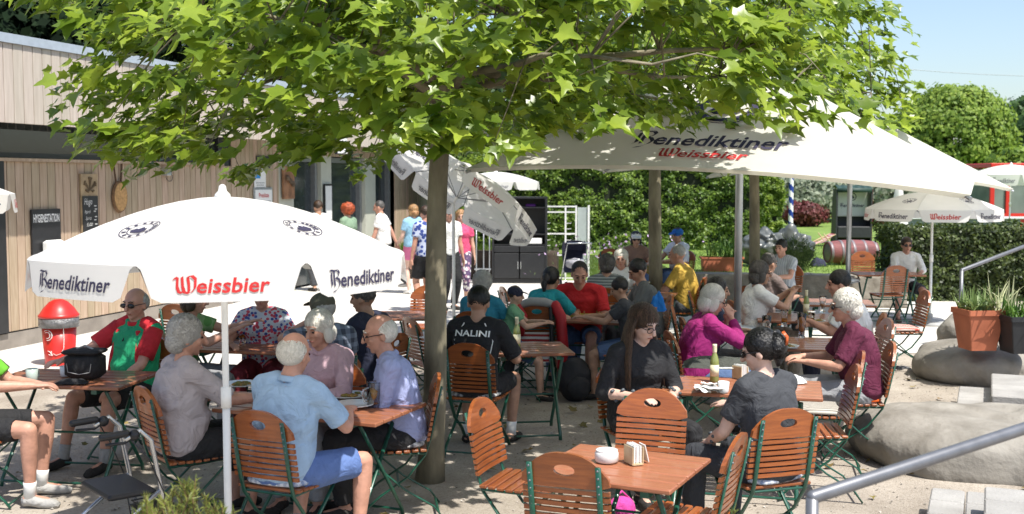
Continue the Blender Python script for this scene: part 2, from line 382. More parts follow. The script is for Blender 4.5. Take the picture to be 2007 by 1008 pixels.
# stone steps
M_step = mat('step_stone', (.25, .24, .225), .85, .15, 3, bump=.6, col2=(.38, .37, .35), bscale=50)
def step(px0, py0, w, d, h, lab, rz=R(-23)):
    p = at(px0, py0, h); mb = MB()
    nb = max(2, int(w / .42))
    for i in range(nb):
        for j in range(max(1, int(d / .3))):
            mb.box(((i + .5) * w / nb, (j + .5) * .3 - 0, h / 2), (w / nb - .008, .292, h), bev=.01)
    o = mb.build('stone_step', M_step, loc=(p.x, p.y, 0)); o.rotation_euler = (0, 0, rz); return tag(o, lab, 'step', 'pale stone steps on the right')
step(1815, 1004, .42, .75, .16, 'low pale paved step in front of the nearest boulder')
step(1927, 1006, 1.6, .62, .32, 'upper pale paved step at the bottom right corner')
step(1874, 790, 1.1, 1.0, .16, 'pale stone step between the two large boulders')
step(1942, 775, 1.5, 1.2, .30, 'higher pale stone step at the right edge between the boulders')

# ================================================================ handrails
def rail(pts, r, lab, posts):
    t = thing('handrail', lab, 'handrail', group='grey tubular handrails')
    mb = MB(); mb.tube(pts, r, 12, rnd_end=True); mb.build('rail', M_steel, t, True)
    for a in posts:
        mb = MB(); mb.tube([a, (a[0], a[1], 0)], r * .95, 12); mb.build('post', M_steel, t, True)
a = atY(1592, 975, 3.3); b = atY(2060, 823, 3.85)
rail([a, b, b + (b - a) * .6], .021, 'thick grey handrail sloping up across the bottom right corner', [a, b + (b - a) * .55])
a = at(1885, 530, 1.0); b = atY(2060, 463, a.y + .9)
rail([a, b], .025, 'grey handrail before the low hedge at the right edge', [a, b])

# ================================================================ wooden ticket hut
BO = V((-6.42, 14.0, 0)); BU = V((.283, .959, 0)).normalized(); BN = V((BU.y, -BU.x, 0))
BM = Matrix((BU, BN, V((0, 0, 1)))).transposed()     # local x along the wall, y outwards, z up
hut = thing('wooden_hut', 'long timber clad ticket hut with flat roof and ticket windows', 'building', BO, math.atan2(BU.y, BU.x))
hut.rotation_euler = (0, 0, math.atan2(BU.y, BU.x))
def hb(u0, u1, o0, o1, z0, z1): return ((u0 + u1) / 2, -(o0 + o1) / 2, (z0 + z1) / 2), (abs(u1 - u0), abs(o1 - o0), z1 - z0)
def uat(px):
    k = (px - HX) / F; return (BO.y * k - BO.x) / (BU.x - BU.y * k)
M_board = mat('larch_board', (.36, .26, .175), .8, .3, 3, bump=.3, stretch=(8, 8, .8), isl=.13, col2=(.48, .37, .27))
M_fasc = mat('fascia_board', (.42, .36, .30), .8, .2, 3, bump=.25, stretch=(8, 8, .8), isl=.08, col2=(.52, .455, .39))
M_dark = mat('dark_frame', (.02, .02, .022), .4, .2)
M_metal = mat('roof_metal', (.45, .50, .56), .45, .08, metal=.3)
M_win = mat('window_glass', (.02, .025, .025), .04, .2, spec=.9)
def boards(u0, u1, o, z0, z1, w, name, m, par):
    mb = MB(); u = u0; k = 0
    while u < u1 - .02:
        ww = min(w * (1 + .12 * noise.noise(V((u, z0, 1)))), u1 - u)
        c, s = hb(u + .006, u + ww - .006, o, o - .022 - .004 * (k % 2), z0, z1); mb.box(c, s, bev=.004); u += ww; k += 1
    return mb.build(name, m, par)
UE = 17.0
mb = MB(); mb.box(*hb(-7, 5.9, -.03, -4.5, .0, 2.9)); mb.box(*hb(5.9, UE, -.33, -4.5, 0, 3.05)); mb.build('core_wall', M_dark, hut)
boards(-6, 5.62, .0, .22, 2.38, .155, 'wall', M_board, hut)
mb = MB(); mb.box(*hb(-6, 5.6, .0, -.1, 0, .2)); mb.build('plinth', mat('plinth', (.25, .22, .19), .9, .2, 4, bump=.5), hut)
mb = MB(); mb.box(*hb(-6, 5.3, .05, -.02, 2.38, 2.42)); mb.build('ledge', M_board, hut)
mb = MB(); mb.box(*hb(-6, 5.2, -.015, -.022, 2.42, 2.9)); mb.build('window', M_win, hut)
wf = MB()
for u in (-2.9, -.05, 3.55, 5.15): wf.box(*hb(u, u + .1, .03, -.03, 2.425, 2.9))
wf.box(*hb(-6, 5.2, .028, -.028, 2.43, 2.49)); wf.box(*hb(-.12, .1, .04, .0, 0.22, 2.42)); wf.build('window_frame', M_dark, hut)
boards(-7, UE, .62, 2.82, 3.76, .165, 'fascia', M_fasc, hut)
mb = MB(); mb.box(*hb(-7, UE, .65, -5, 3.76, 3.87)); mb.box(*hb(-7, UE, .59, -.4, 2.95, 3.75)); mb.build('roof', M_metal, hut)
# ticket front
boards(5.62, uat(548), .0, .1, 3.0, .15, 'wall', M_board, hut)
M_pale = mat('pale_panel', (.50, .51, .43), .7, .06, 3)
for px0, px1 in ((548, 578), (632, 652), (718, 738)):
    mb = MB(); mb.box(*hb(uat(px0), uat(px1), -.02, -.3, 0, 2.62)); mb.build('pier', M_pale, hut)
doors = ((582, 630), (656, 716), (740, 772))
for a, b in doors:
    ua, ub = uat(a), uat(b)
    mb = MB(); mb.box(*hb(ua, ub, -.2, -.24, .05, 2.6)); d = mb.build('door', mat('door_glass', (.035, .045, .05), .12, .3, spec=.8), hut)
    mb = MB()
    mb.box(*hb(ua - .03, ua + .07, -.1, -.26, 0, 2.6)); mb.box(*hb(ub - .07, ub + .03, -.1, -.26, 0, 2.6)); mb.box(*hb(ua + .07, ub - .07, -.1, -.26, 2.5, 2.6)); mb.build('frame', mat('alu_frame', (.30, .31, .32), .4, .1, metal=.5), d)
    mb = MB(); mb.tube([(ub - .15, .17, .9), (ub - .15, .17, 1.2)], .015); mb.build('handle', M_steel, d)
boards(uat(774), UE, .0, 0, 2.62, .15, 'wall', M_board, hut)
boards(uat(548), UE, -.0, 2.62, 3.0, .15, 'lintel', M_board, hut)

def hang(name, label, cat, px, py, w, h, th, m, off=.012, group=None):
    """a board hung on the hut wall, centred at pixel px,py"""
    u = uat(px); p = BO + BU * u; z = CH + (YH - py) * p.y / F
    t = thing(name, label, cat, p + BN * (off + .0) + V((0, 0, z)), math.atan2(BU.y, BU.x), group)
    mb = MB(); mb.box((0, -th / 2, 0), (w, th, h), bev=.004); mb.build('panel', m, t)
    return t
def wtext(t, name, body, width, x, z, off, m, height=None, bold=.012, shear=0):
    g = text_geo(body, bold, shear); return put_text(name, g, width, lambda a, b, i: V((x + a, -off, z + b)), m, t, height)
M_txtw = mat('white_letters', (.8, .8, .78), .7, .02); M_txtk = mat('black_letters', (.02, .02, .02), .7, .02)
t = hang('hygiene_station', 'black board with white soap and towel dispensers under the word hygienestation', 'hygiene station', 86, 484, .56, 1.0, .03, M_dark)
wtext(t, 'lettering', 'HYGIENESTATION', .50, 0, .33, .032, M_txtw, .15, .02)
mb = MB(); mb.box((.05, -.09, -.12), (.34, .12, .42), bev=.03); mb.build('towel_dispenser', M_whitep, t)
mb = MB(); mb.box((-.19, -.08, -.2), (.14, .1, .24), bev=.02); mb.build('soap_dispenser', M_whitep, t)
M_bw = mat('old_board', (.33, .24, .14), .8, .4, 6, bump=.3)
t = hang('chalkboard', 'framed chalkboard with the chalk word Hugo and a rustic wooden top', 'chalkboard', 172, 401, .36, .86, .03, M_bw)
mb = MB(); mb.box((0, -.034, -.14), (.33, .01, .52)); mb.build('slate', M_dark, t)
M_chalk = mat('chalk', (.6, .6, .58), .9, .1)
wtext(t, 'chalk_word', 'Hugo', .17, -.05, .0, .042, M_chalk, .13, .0, .3)
for i, wd in enumerate(('Aperol', 'Spritz', '5,00')): wtext(t, 'chalk_word', wd, .13, -.07 + .02 * i, -.12 - .09 * i, .042, M_chalk, .07, .0, .3)
mb = MB()
for i, (x, z) in enumerate([(0, 0), (.03, -.03), (-.03, -.05), (.02, -.1), (-.02, -.13), (.03, -.17), (0, -.22)]): mb.box((.1 + x * .4, -.042, -.02 + z * 1.5), (.05 - .02 * abs(x) * 10, .004, .014))
mb.build('chalk_drawing', M_chalk, t)
mb = MB()
for i in range(14):
    a = i * 1.3; mb.tube([(0, -.035, .2), (.12 * math.cos(a), -.04, .27 + .1 * math.sin(a))], .006, 5); mb.ell((.12 * math.cos(a), -.04, .27 + .1 * math.sin(a)), .014)
mb.build('carved_tree', mat('dark_twigs', (.13, .09, .05), .9, .3), t)
t = thing('wood_slice', 'round slice of a log hung on leather straps', 'ornament', BO + BU * uat(231) + BN * .015 + V((0, 0, CH + (YH - 386) * (BO + BU * uat(231)).y / F)), math.atan2(BU.y, BU.x))
mb = MB(); Mx = Matrix.Rotation(R(90), 3, 'X')
mb.lathe([(.0, 0), (.20, 0), (.215, .02), (.20, .045), (0, .045)], n=22, M=Mx @ Matrix.Diagonal((.8, 1.1, 1)), c=(0, 0, 0)); mb.build('bark_rim', mat('slice_bark', (.16, .09, .045), .9, .4, 20), t)
mb = MB(); mb.lathe([(.0, 0), (.185, 0), (.185, .004), (0, .004)], n=22, M=Mx @ Matrix.Diagonal((.8, 1.1, 1)), c=(0, -.046, 0)); mb.build('face', mat('slice_face', (.45, .26, .10), .7, .3, 25), t)
mb = MB(); mb.tube([(-.05, -.01, .16), (-.12, -.01, .56)], .015, 6, flat=(1, .3)); mb.tube([(.05, -.01, .16), (.10, -.01, .56)], .015, 6); mb.build('strap', mat('strap', (.10, .06, .035), .9, .2), t)
t = thing('wall_floodlight', 'small grey floodlight with a cable under the window ledge', 'lamp', BO + BU * uat(322) + V((0, 0, 2.26)), math.atan2(BU.y, BU.x))
mb = MB(); mb.box((0, -.06, 0), (.12, .10, .10), bev=.01); mb.build('housing', M_alu, t)
mb = MB(); mb.box((.11, -.04, 0), (.06, .05, .08), bev=.01); mb.build('sensor', M_black, t)
mb = MB(); mb.tube([(.13 + .09 * math.sin(a * .5), -.02, -.02 - .07 * (1 - math.cos(a * .5)) + .02 * a / 6) for a in range(13)], .005, 5); mb.build('cable', M_black, t)
t = hang('ticket_sign', 'white sign reading Kasse 2 above the first ticket window', 'sign', 607, 275, .46, .58, .06, M_dark, off=.66)
mb = MB(); mb.box((0, -.065, 0), (.42, .01, .54)); mb.build('face', M_whitep, t)
wtext(t, 'lettering', 'Kasse', .34, 0, .06, .073, M_txtk, .2); wtext(t, 'lettering', '2', .10, 0, -.18, .073, M_txtk, .24)
M_blue = mat('blue_print', (.03, .25, .6), .6, .05); M_grey_t = mat('grey_print', (.3, .3, .3), .7, .1)
t = hang('poster', 'white poster with a blue thumbs up square', 'poster', 509, 350, .42, .55, .01, M_whitep)
mb = MB(); mb.box((-.09, -.013, .12), (.17, .006, .24)); mb.build('blue_square', M_blue, t)
mb = MB(); mb.ell((-.09, -.018, .10), (.045, .004, .04)); mb.box((-.075, -.018, .16), (.025, .006, .07)); mb.build('thumb', M_txtw, t)
mb = MB()
for i in range(4): mb.box((.0, -.013, -.08 - .04 * i), (.3 - .04 * (i % 2), .004, .012))
mb.build('text_lines', M_grey_t, t)
t = hang('poster', 'grey framed notice below the blue thumbs up poster', 'poster', 514, 400, .68, .60, .02, M_alu)
mb = MB(); mb.box((0, -.025, 0), (.6, .008, .52)); mb.build('paper', M_whitep, t)
wtext(t, 'lettering', 'Preisliste', .36, 0, .12, .031, M_red_ink, .12)
mb = MB()
for i in range(6): mb.box((.0, -.031, .05 - .045 * i), (.5 - .06 * (i % 3), .004, .012))
mb.build('text_lines', M_grey_t, t)
t = hang('wooden_sign', 'rustic brown wooden sign with small hooks left of the ticket window', 'sign', 563, 358, .44, .62, .04, mat('rustic', (.28, .14, .07), .8, .5, 5, bump=.6))
mb = MB()
for i in range(3): mb.ell((-.1 + .1 * i, -.07, .08 - .05 * i), (.07, .03, .06), nz=.4)
mb.build('carved_bird', mat('carving', (.12, .08, .05), .9, .4), t)
t = hang('menu_case', 'narrow black framed menu case on the pier between the windows', 'notice', 642, 398, .36, .78, .03, M_dark, off=-.0)
mb = MB(); mb.box((-.01, -.035, 0), (.28, .008, .70)); mb.build('paper', M_whitep, t)
t = hang('banner_strip', 'dark triangular pennant hanging above the posters', 'banner', 516, 318, .5, .22, .01, M_dark)

# ================================================================ chair
def chair_proto():
    t = thing('folding_chair', 'x', 'chair')
    TY, TZ = -.275, .90; BY, BZ = -.20, .50
    def bp(x, y, z):          # y = thickness offset, mapped on the tilted back plane
        f = (z - BZ) / (TZ - BZ); return V((x, BY + (TY - BY) * f + y - .012 * math.cos(x / .21 * 1.5), z))
    mb = MB(); hc = (0, .822); n = 40; outer = []; hole = []
    def inside(x, z): return abs(x) <= .212 and z >= .738 and z <= .905 - .125 * (abs(x) / .212) ** 2.6
    for i in range(n):
        a = 2 * math.pi * i / n; d = (math.cos(a), math.sin(a)); r = 0.03
        while inside(hc[0] + d[0] * r, hc[1] + d[1] * r): r += .002
        outer.append((hc[0] + d[0] * r, hc[1] + d[1] * r)); hole.append((hc[0] + d[0] * .052, hc[1] + d[1] * .027))
    vs = [bp(x, y, z) for y in (-.011, .011) for ring in (outer, hole) for x, z in ring]; fs = []
    for i in range(n):
        j = (i + 1) % n
        fs += [(i, j, n + j, n + i), (2 * n + j, 2 * n + i, 3 * n + i, 3 * n + j), (i, 2 * n + i, 2 * n + j, j), (n + j, 3 * n + j, 3 * n + i, n + i)]
    mb.add(vs, fs)
    for k in range(7):
        z0 = .512 + k * .0325; vs = []
        for x in (-.21, -.105, 0, .105, .21):
            vs += [bp(x, -.009, z0), bp(x, .009, z0), bp(x, .009, z0 + .022), bp(x, -.009, z0 + .022)]
        fs = [(0, 1, 2, 3), (19, 18, 17, 16)] + [(4 * i + a, 4 * i + 4 + a, 4 * i + 4 + (a + 1) % 4, 4 * i + (a + 1) % 4) for i in range(4) for a in range(4)]
        mb.add(vs, fs)
    mb.build('backrest', M_wood, t)
    mb = MB()
    for k in range(8): mb.box((0, -.175 + k * .052, .448 + .004 * math.cos(k)), (.41, .041, .018), bev=.004)
    mb.build('seat', M_wood, t)
    fl = (1, .38)
    for s in (-1, 1):
        mb = MB(); x = .165 * s
        mb.tube([(x, -.293, .85), (x, -.222, .52), (x, -.19, .42), (x * 1.02, -.08, .28), (x * 1.05, .10, .16), (x * 1.1, .21, .06), (x * 1.1, .25, .008)], .013, 8, flat=(.55, 1.1), up=(1, 0, 0))
        for k in range(9): mb.ell((x, -.300 + .0098 * k, .835 - .038 * k), .006, nu=6, nv=4, mi=1)
        mb.build('side_rail', [M_green, M_steel], t, True)
        mb = MB(); x = .185 * s
        mb.tube([(x, .20, .435), (x, .10, .34), (x, -.06, .20), (x, -.24, .09), (x, -.30, .008)], .012, 8, flat=(.55, 1.1), up=(1, 0, 0))
        mb.build('rear_leg', M_green, t, True)
    for q in ([(-.18, .235, .03), (.18, .235, .03)], [(-.18, -.27, .05), (.18, -.27, .05)], [(-.18, -.02, .225), (.18, -.02, .225)]):
        mb = MB(); mb.tube(q, .008, 6); mb.build('stretcher', M_green, t)
    mb = MB(); mb.tube([(-.175, -.19, .428), (-.175, .2, .428), (.175, .2, .428), (.175, -.19, .428), (-.175, -.185, .428)], .008, 6); mb.build('seat_frame', M_green, t)
    return t
CHAIR0 = chair_proto(); CH_USED = [False]
def chair(x, y, face, label, group='folding beer garden chairs', dz=0):
    if not CH_USED[0]:
        CH_USED[0] = True; c = CHAIR0; c.location = (x, y, dz); c.rotation_euler = (0, 0, rot(face)); c['label'] = label; c['group'] = group; return c
    return dup(CHAIR0, (x, y, dz), rot(face), label, group)
def chair_px(px, py, face, label, dz=0):
    p = at(px, py, .90 + dz); a = R(face); return chair(p.x + .28 * math.sin(a), p.y + .28 * math.cos(a), face, label, dz=dz)
def cushion(x, y, face, label, m, r=.19):
    mb = MB(); n = 26; vs = []
    prof = [(0, .459), (.8, .459), (1, .468), (1.02, .48), (.97, .494), (.75, .503), (0, .505)]
    for rr, z in prof:
        for k in range(n):
            t = 2 * math.pi * k / n; c, s = math.cos(t), math.sin(t)
            vs.append((math.copysign(abs(c) ** .5, c) * r * rr, math.copysign(abs(s) ** .5, s) * r * rr, z + .003 * noise.noise(V((c * rr * 4, s * rr * 4, x)))))
    fs = [(i * n + k, i * n + (k + 1) % n, (i + 1) * n + (k + 1) % n, (i + 1) * n + k) for i in range(len(prof) - 1) for k in range(n)]
    mb.add(vs, fs); o = mb.build('seat_cushion', m, smooth=True, loc=(x, y, 0)); o.rotation_euler = (0, 0, rot(face)); return tag(o, label, 'cushion', 'flat cushions on the chairs')
M_check = pattern('grey_check', 'check', (.62, .62, .60), (.10, .10, .11), 22)
M_bcheck = pattern('blue_check', 'check', (.66, .68, .72), (.22, .28, .42), 26)
M_stripec = pattern('beige_stripe', 'stripex', (.55, .52, .46), (.13, .12, .11), 30)
M_orange = mat('orange_cloth', (.62, .10, .01), .9, .1)
M_rstripe = pattern('red_stripe_cushion', 'stripex', (.6, .5, .45), (.42, .07, .05), 24)

# ================================================================ table
def table(x, y, rz, L_, W_, label, np_=6, h=.74, m=None):
    t = thing('folding_table', label, 'table', (x, y, 0), R(rz), 'slatted wooden beer garden tables')
    mb = MB(); w = W_ / np_
    for k in range(np_):
        c = (k + .5) * w - W_ / 2; mb.box((0, c, h - .012), (L_, w - .013, .024), bev=.005)
    mb.build('tabletop', m or M_table, t)
    for q in (-1, 1): mb = MB(); mb.box((q * L_ * .32, 0, h - .04), (.04, W_ - .04, .03)); mb.build('batten', M_green, t)
    for s in (-1, 1):
        mb = MB(); X = s * L_ * .36
        for q in (-1, 1): mb.tube([(X + q * .01, q * W_ * .42, .01), (X + q * .01, q * W_ * .40, .06), (X + q * .01, -q * W_ * .36, h - .05)], .013, 8, flat=(.6, 1.1), up=(1, 0, 0))
        mb.build('trestle_leg', M_green, t, True)
    for q in ([(-L_ * .36, W_ * .40, .05), (L_ * .36, W_ * .40, .05)], [(-L_ * .36, -W_ * .40, .05), (L_ * .36, -W_ * .40, .05)], [(-L_ * .36, 0, .345), (L_ * .36, 0, .345)]):
        mb = MB(); mb.tube(q, .009, 6); mb.build('crossbar', M_green, t)
    return t
# ================================================================ people
TEXCL = bpy.data.textures.new('folds', 'CLOUDS'); TEXCL.noise_scale = .09
TEXF = bpy.data.textures.new('fine', 'CLOUDS'); TEXF.noise_scale = .02
def organic(o, vox, it=6, disp=0, tex=None):
    m = o.modifiers.new('fuse', 'REMESH'); m.mode = 'VOXEL'; m.voxel_size = vox; m.use_smooth_shade = True
    if it: m = o.modifiers.new('smooth', 'SMOOTH'); m.iterations = it; m.factor = .5
    if disp: m = o.modifiers.new('folds', 'DISPLACE'); m.texture = tex or TEXCL; m.strength = disp; m.mid_level = .5
    return o
def IK(a, t, l1, l2, pole):
    d = t - a; L_ = min(max(d.length, .12), (l1 + l2) * .998); dn = d.normalized(); t = a + dn * L_
    x = (l1 * l1 - l2 * l2 + L_ * L_) / (2 * L_); h = math.sqrt(max(0, l1 * l1 - x * x)); p = pole - dn * pole.dot(dn); p.normalize()
    return a + dn * x + p * h, t
SKIN = dict(a=sk('skin_fair', (.56, .33, .235)), b=sk('skin_tan', (.42, .235, .155)), c=sk('skin_red', (.52, .27, .19)), d=sk('skin_pale', (.64, .42, .33)))
def cloth(name, c, rough=.85, var=.07, sc=14): return mat('cloth_' + name, c, rough, var, sc, bump=.85, bscale=9, bdist=.035, dist=1.2)
HC = dict(grey=mat('hair_grey', (.34, .33, .31), .6, .3, 18, bump=.5, bscale=70, isl=.22, col2=(.42, .41, .39)), white=mat('hair_white', (.60, .57, .50), .55, .3, 18, bump=.5, bscale=70, isl=.16, col2=(.70, .67, .60)),
          brown=mat('hair_brown', (.05, .028, .015), .45, .5, 14, bump=.8, bscale=70, isl=.38), black=mat('hair_black', (.010, .009, .009), .38, .5, 14, bump=.8, bscale=70, isl=.38),
          dgrey=mat('hair_dark_grey', (.045, .04, .036), .5, .5, 14, bump=.8, bscale=70, isl=.38, col2=(.12, .11, .10)), blonde=mat('hair_blonde', (.34, .19, .08), .5, .4, 14, bump=.8, bscale=70, isl=.38),
          red=mat('hair_red', (.36, .07, .02), .55, .4, 20, bump=.8, bscale=60), ombre=mat('hair_ombre', (.010, .006, .005), .33, .5, 7, bump=.8, bscale=70, isl=.38, stretch=(30, 30, 1.5), col2=(.17, .095, .05)))
M_eye = mat('eye_dark', (.03, .02, .015), .2, .1); M_lip = mat('lips', (.36, .12, .09), .45, .1); M_lens = mat('dark_lens', (.008, .008, .01), .08, .1)
M_brow = mat('eyebrow', (.07, .05, .035), .8, .2)
PEOPLE = {}
TU = dict(short=[((0, -.016, .038), (.084, .094, .093), .035)], crop=[((0, -.020, .034), (.080, .088, .090), .018)], curly=[((0, -.022, .038), (.098, .102, .102), .04), ((0, -.06, -.03), (.082, .06, .07), .04)],
          bigcurly=[((0, -.024, .035), (.13, .13, .125), .06)], fringe=[((0, -.030, -.004), (.083, .078, .058), .03)], thin=[((0, -.032, .012), (.083, .080, .080), .03)],
          bob=[((0, -.018, .040), (.092, .099, .097), .06), ((0, -.05, -.035), (.086, .062, .078), .06)], bun=[((0, -.020, .036), (.088, .098, .096), .06), ((0, -.095, .01), (.06, .05, .075), .06)],
          tail=[((0, -.020, .036), (.088, .098, .096), .06)], long=[((0, -.018, .040), (.093, .102, .098), .09)])
TU['bobs'] = TU['bob']
def tufts(mb, hh, H, HM, near):
    curl = hh in ('curly', 'bigcurly')
    for c, r, L_ in TU[hh]:
        for i in range(1300 if near else 260):
            d = V((rnd.gauss(0, 1), rnd.gauss(0, 1), rnd.gauss(0, 1))).normalized()
            if hh in ('short', 'crop', 'thin') and d.z < -.45 and d.y > -.3: continue
            if d.y > .45 and d.z < .25: continue
            p = V((d.x * r[0], d.y * r[1], d.z * r[2])) * .97 + V(c)
            fl = V((rnd.gauss(0, 1), rnd.gauss(0, 1), rnd.gauss(0, 1))) if curl else V((d.x * .8 + rnd.gauss(0, .25), -.15 + .9 * (d.y if d.z > .3 else 0) + rnd.gauss(0, .25), -.9 + (.5 if hh == 'bun' else 0)))
            tt = (fl - d * fl.dot(d)).normalized(); sv = tt.cross(d) * (.0042 if near else .009); l_ = L_ * rnd.uniform(.5, 1.2)
            a, b, e = p - tt * l_ * .4, p + d * (.006 if not curl else .009), p + tt * l_ * .6 + d * (.002 if not curl else .007)
            mb.add([H(*(a - sv * .5)), H(*(a + sv * .5)), H(*(b + sv)), H(*(b - sv)), H(*e)], [(0, 1, 2, 3), (3, 2, 4)])
def person(key, label, head, face, top='tee', tcol=None, bottom='trousers', bcol=None, hair='short', hcol='brown', skin='a', k=1.0, lean=6, side=0, look=0, nod=8,
           stand=False, L_=None, R_=None, feet=None, fat=1.0, near=0, glasses=None, cap=None, chair_lab=None, shoe=None, twist=0, fem=False, wide=1.0, sit=.46, dz=0, world=None, collar=None, sleeve=None, cush=None, curl=.5, cface=None):
    tcol = tcol or cloth('grey', (.2, .2, .2)); bcol = bcol or cloth('dark', (.03, .03, .035)); shoe = shoe or cloth('shoe_dark', (.025, .022, .02))
    kk = k
    ph = .93 if stand else sit + .085 / kk * 0 + .08
    if not stand: ph = ph / kk
    X = V((1, 0, 0)); pel = V((0, 0, ph)); ln, sd_ = R(lean), R(side)
    U1 = V((math.sin(sd_), math.sin(ln * .6), math.cos(ln * .6))).normalized(); U2 = V((math.sin(sd_), math.sin(ln * 1.25), math.cos(ln * 1.25))).normalized()
    mid = pel + U1 * .235; nb = mid + U2 * .232
    tw = R(twist); SX = V((math.cos(tw), -math.sin(tw), 0)); SX = (SX - U2 * SX.dot(U2)).normalized(); SY = U2.cross(SX).normalized()
    ya, pi_ = R(look), R(nod)
    Hy = V((math.sin(ya) * math.cos(pi_), math.cos(ya) * math.cos(pi_), -math.sin(pi_))).normalized(); Hx = Hy.cross(V((0, 0, 1))).normalized(); Hz = Hx.cross(Hy).normalized()
    neck_t = nb + U2 * .075 + V((0, .006, 0)); Hc = neck_t + V((0, 0, .085)) + Hy * .018
    top_l = Hc + Hz * .12
    # place
    P = at(head[0], head[1], top_l.z * kk + dz) if world is None else V(world)
    fa = R(face); c, s = math.cos(fa), math.sin(fa)
    def loc2w(v): return V((v.x * c + v.y * s, -v.x * s + v.y * c, v.z))
    if world is None: root = P - loc2w(V((top_l.x, top_l.y, 0)) * kk)
    else: root = P
    root.z = dz
    t = thing('person', label, 'person', root, rot(face)); t.scale = (kk,) * 3
    PEOPLE[key] = (root, face)
    sx = .172 * wide * (.92 if fem else 1)
    hipw = .16 * (1.06 if fem else 1) * (.5 + .5 * fat)
    waw = .135 * fat * (.95 if fem else 1); wad = .10 * fat ** 1.4
    chw = .158 * wide * (.5 + .5 * fat) * (.93 if fem else 1); chd = .112 * (.5 + .5 * fat)
    Y1 = U1.cross(X).normalized()
    def trings(e, lo=-.085):
        rr = []
        if lo < -.05: rr.append((pel + V((0, 0, lo)), X, V((0, 1, 0)), hipw * .86 + e, .10 + e))
        rr += [(pel + V((0, 0, -.02)), X, Y1, hipw + e, .118 * (.6 + .4 * fat) + e), (pel + U1 * .09 + Y1 * (.02 * (fat - 1) * 3), X, Y1, (hipw * .92 + waw * .1) + e, .112 * (.5 + .5 * fat) + e),
               (pel + U1 * .17 + Y1 * (.03 * (fat - 1) * 3), X, Y1, waw + .01 + e, wad + .01 + e),
               (mid, (X + SX).normalized(), Y1, (waw + chw) / 2 + .012 + e, (wad + chd) / 2 + e), (mid + U2 * .09 + SY * (.012 if fem else 0), SX, SY, chw + .008 + e, chd + (.014 if fem else 0) + e),
               (mid + U2 * .165, SX, SY, chw + e, chd * .92 + e), (mid + U2 * .215 - SY * .005, SX, SY, sx * .74 + e, .072 + e * .8)]
        return rr
    shs = [nb + SX * (sg * sx) - U2 * .035 for sg in (-1, 1)]
    defs = [V((-.13, .44, .76)), V((.13, .44, .76))] if not stand else [V((-.25, .06, .80)), V((.25, .06, .80))]
    tg = [V(L_) if L_ else defs[0], V(R_) if R_ else defs[1]]
    if not stand: tg = [V((a.x, a.y, a.z / kk)) for a in tg]
    la, lf = .275, .245; elb = []; wri = []
    for i, sg in enumerate((-1, 1)):
        pole = V((sg * .7, -.5, -.7)) if not stand else V((sg * .25, -1, -.1))
        e_, w_ = IK(shs[i], tg[i], la, lf, pole); elb.append(e_); wri.append(w_)
    hips = [pel + V((sg * .088, .02, -.03)) for sg in (-1, 1)]
    ft = feet or ([V((-.13, .42, .085)), V((.14, .40, .085))] if not stand else [V((-.09, .02, .085)), V((.09, -.01, .085))])
    ft = [V(f) for f in ft]; kn = []; an = []
    for i, sg in enumerate((-1, 1)):
        pole = V((sg * .12, .35, 1)) if not stand else V((sg * .05, 1, 0))
        a_, b_ = IK(hips[i], ft[i], .43, .43, pole); kn.append(a_); an.append(b_)
    # ---- body
    mb = MB(); mb.rings(trings(0))
    mb.tube([nb - U2 * .06, nb, neck_t, Hc - V((0, 0, .04))], [.075, .058 * (.9 if fem else 1), .054 * (.88 if fem else 1), .052], 12)
    for i, sg in enumerate((-1, 1)):
        mb.tube([nb + U2 * .01, (nb + shs[i]) / 2 + U2 * .022, shs[i]], [.045, .05, .055], 10, rnd_end=True)
        mb.tube([shs[i], shs[i].lerp(elb[i], .35), elb[i]], [.056, .048 * (.5 + .5 * fat), .037], 10, rnd_end=True)
        mb.tube([elb[i], elb[i].lerp(wri[i], .3), wri[i]], [.038, .039, .024], 10, rnd_end=True)
        mb.tube([hips[i], hips[i].lerp(kn[i], .4), kn[i]], [.092 * (.6 + .4 * fat), .080 * (.6 + .4 * fat), .052], 12, rnd_end=True)
        mb.tube([kn[i], kn[i].lerp(an[i], .3), kn[i].lerp(an[i], .7), an[i]], [.052, .055, .040, .034], 12, rnd_end=True)
        fy = V((sg * .12, 1, 0)).normalized()
        mb.tube([an[i] + V((0, -.02, -.03)), an[i] + fy * .10 + V((0, 0, -.045)), an[i] + fy * .165 + V((0, 0, -.055))], [.036, .032, .022], 10, rnd_end=True)
        # hand
        d = (wri[i] - elb[i]).normalized(); onf = not stand and abs(wri[i].z * kk - .76) < .06
        if onf: d = (V((d.x, d.y, d.z * .15))).normalized()
        pn = V((0, 0, -1)) if not stand else V((-sg, 0, 0)); pn = (pn - d * pn.dot(d)).normalized(); sdv = d.cross(pn).normalized()
        if sdv.x * sg > 0: sdv = -sdv
        # sdv points to the thumb side (inwards)
        pc = wri[i] + d * .05
        mb.rings([(wri[i] - d * .01, sdv, pn, .026, .018), (wri[i] + d * .03, sdv, pn, .036, .017), (wri[i] + d * .085, sdv, pn, .041, .014)], 10)
        if near:
            for j, (o_, fl_) in enumerate(((.031, .068), (.0105, .078), (-.0105, .072), (-.031, .056))):
                b0 = wri[i] + d * .08 + sdv * o_; q = b0; pts = [b0]; dd = d.copy()
                for sgm in range(3):
                    dd = (dd + pn * curl * (.5 + .2 * j * .3)).normalized(); q = q + dd * fl_ / 3 * (1.15 - .15 * sgm); pts.append(q)
                mb.tube(pts, [.0098, .0092, .0085, .0072], 7, rnd_end=True)
            b0 = wri[i] + d * .025 + sdv * .028
            mb.tube([b0, b0 + d * .028 + sdv * .022 + pn * .008, b0 + d * .06 + sdv * .028 + pn * .018], [.014, .0115, .009], 7, rnd_end=True)
        else:
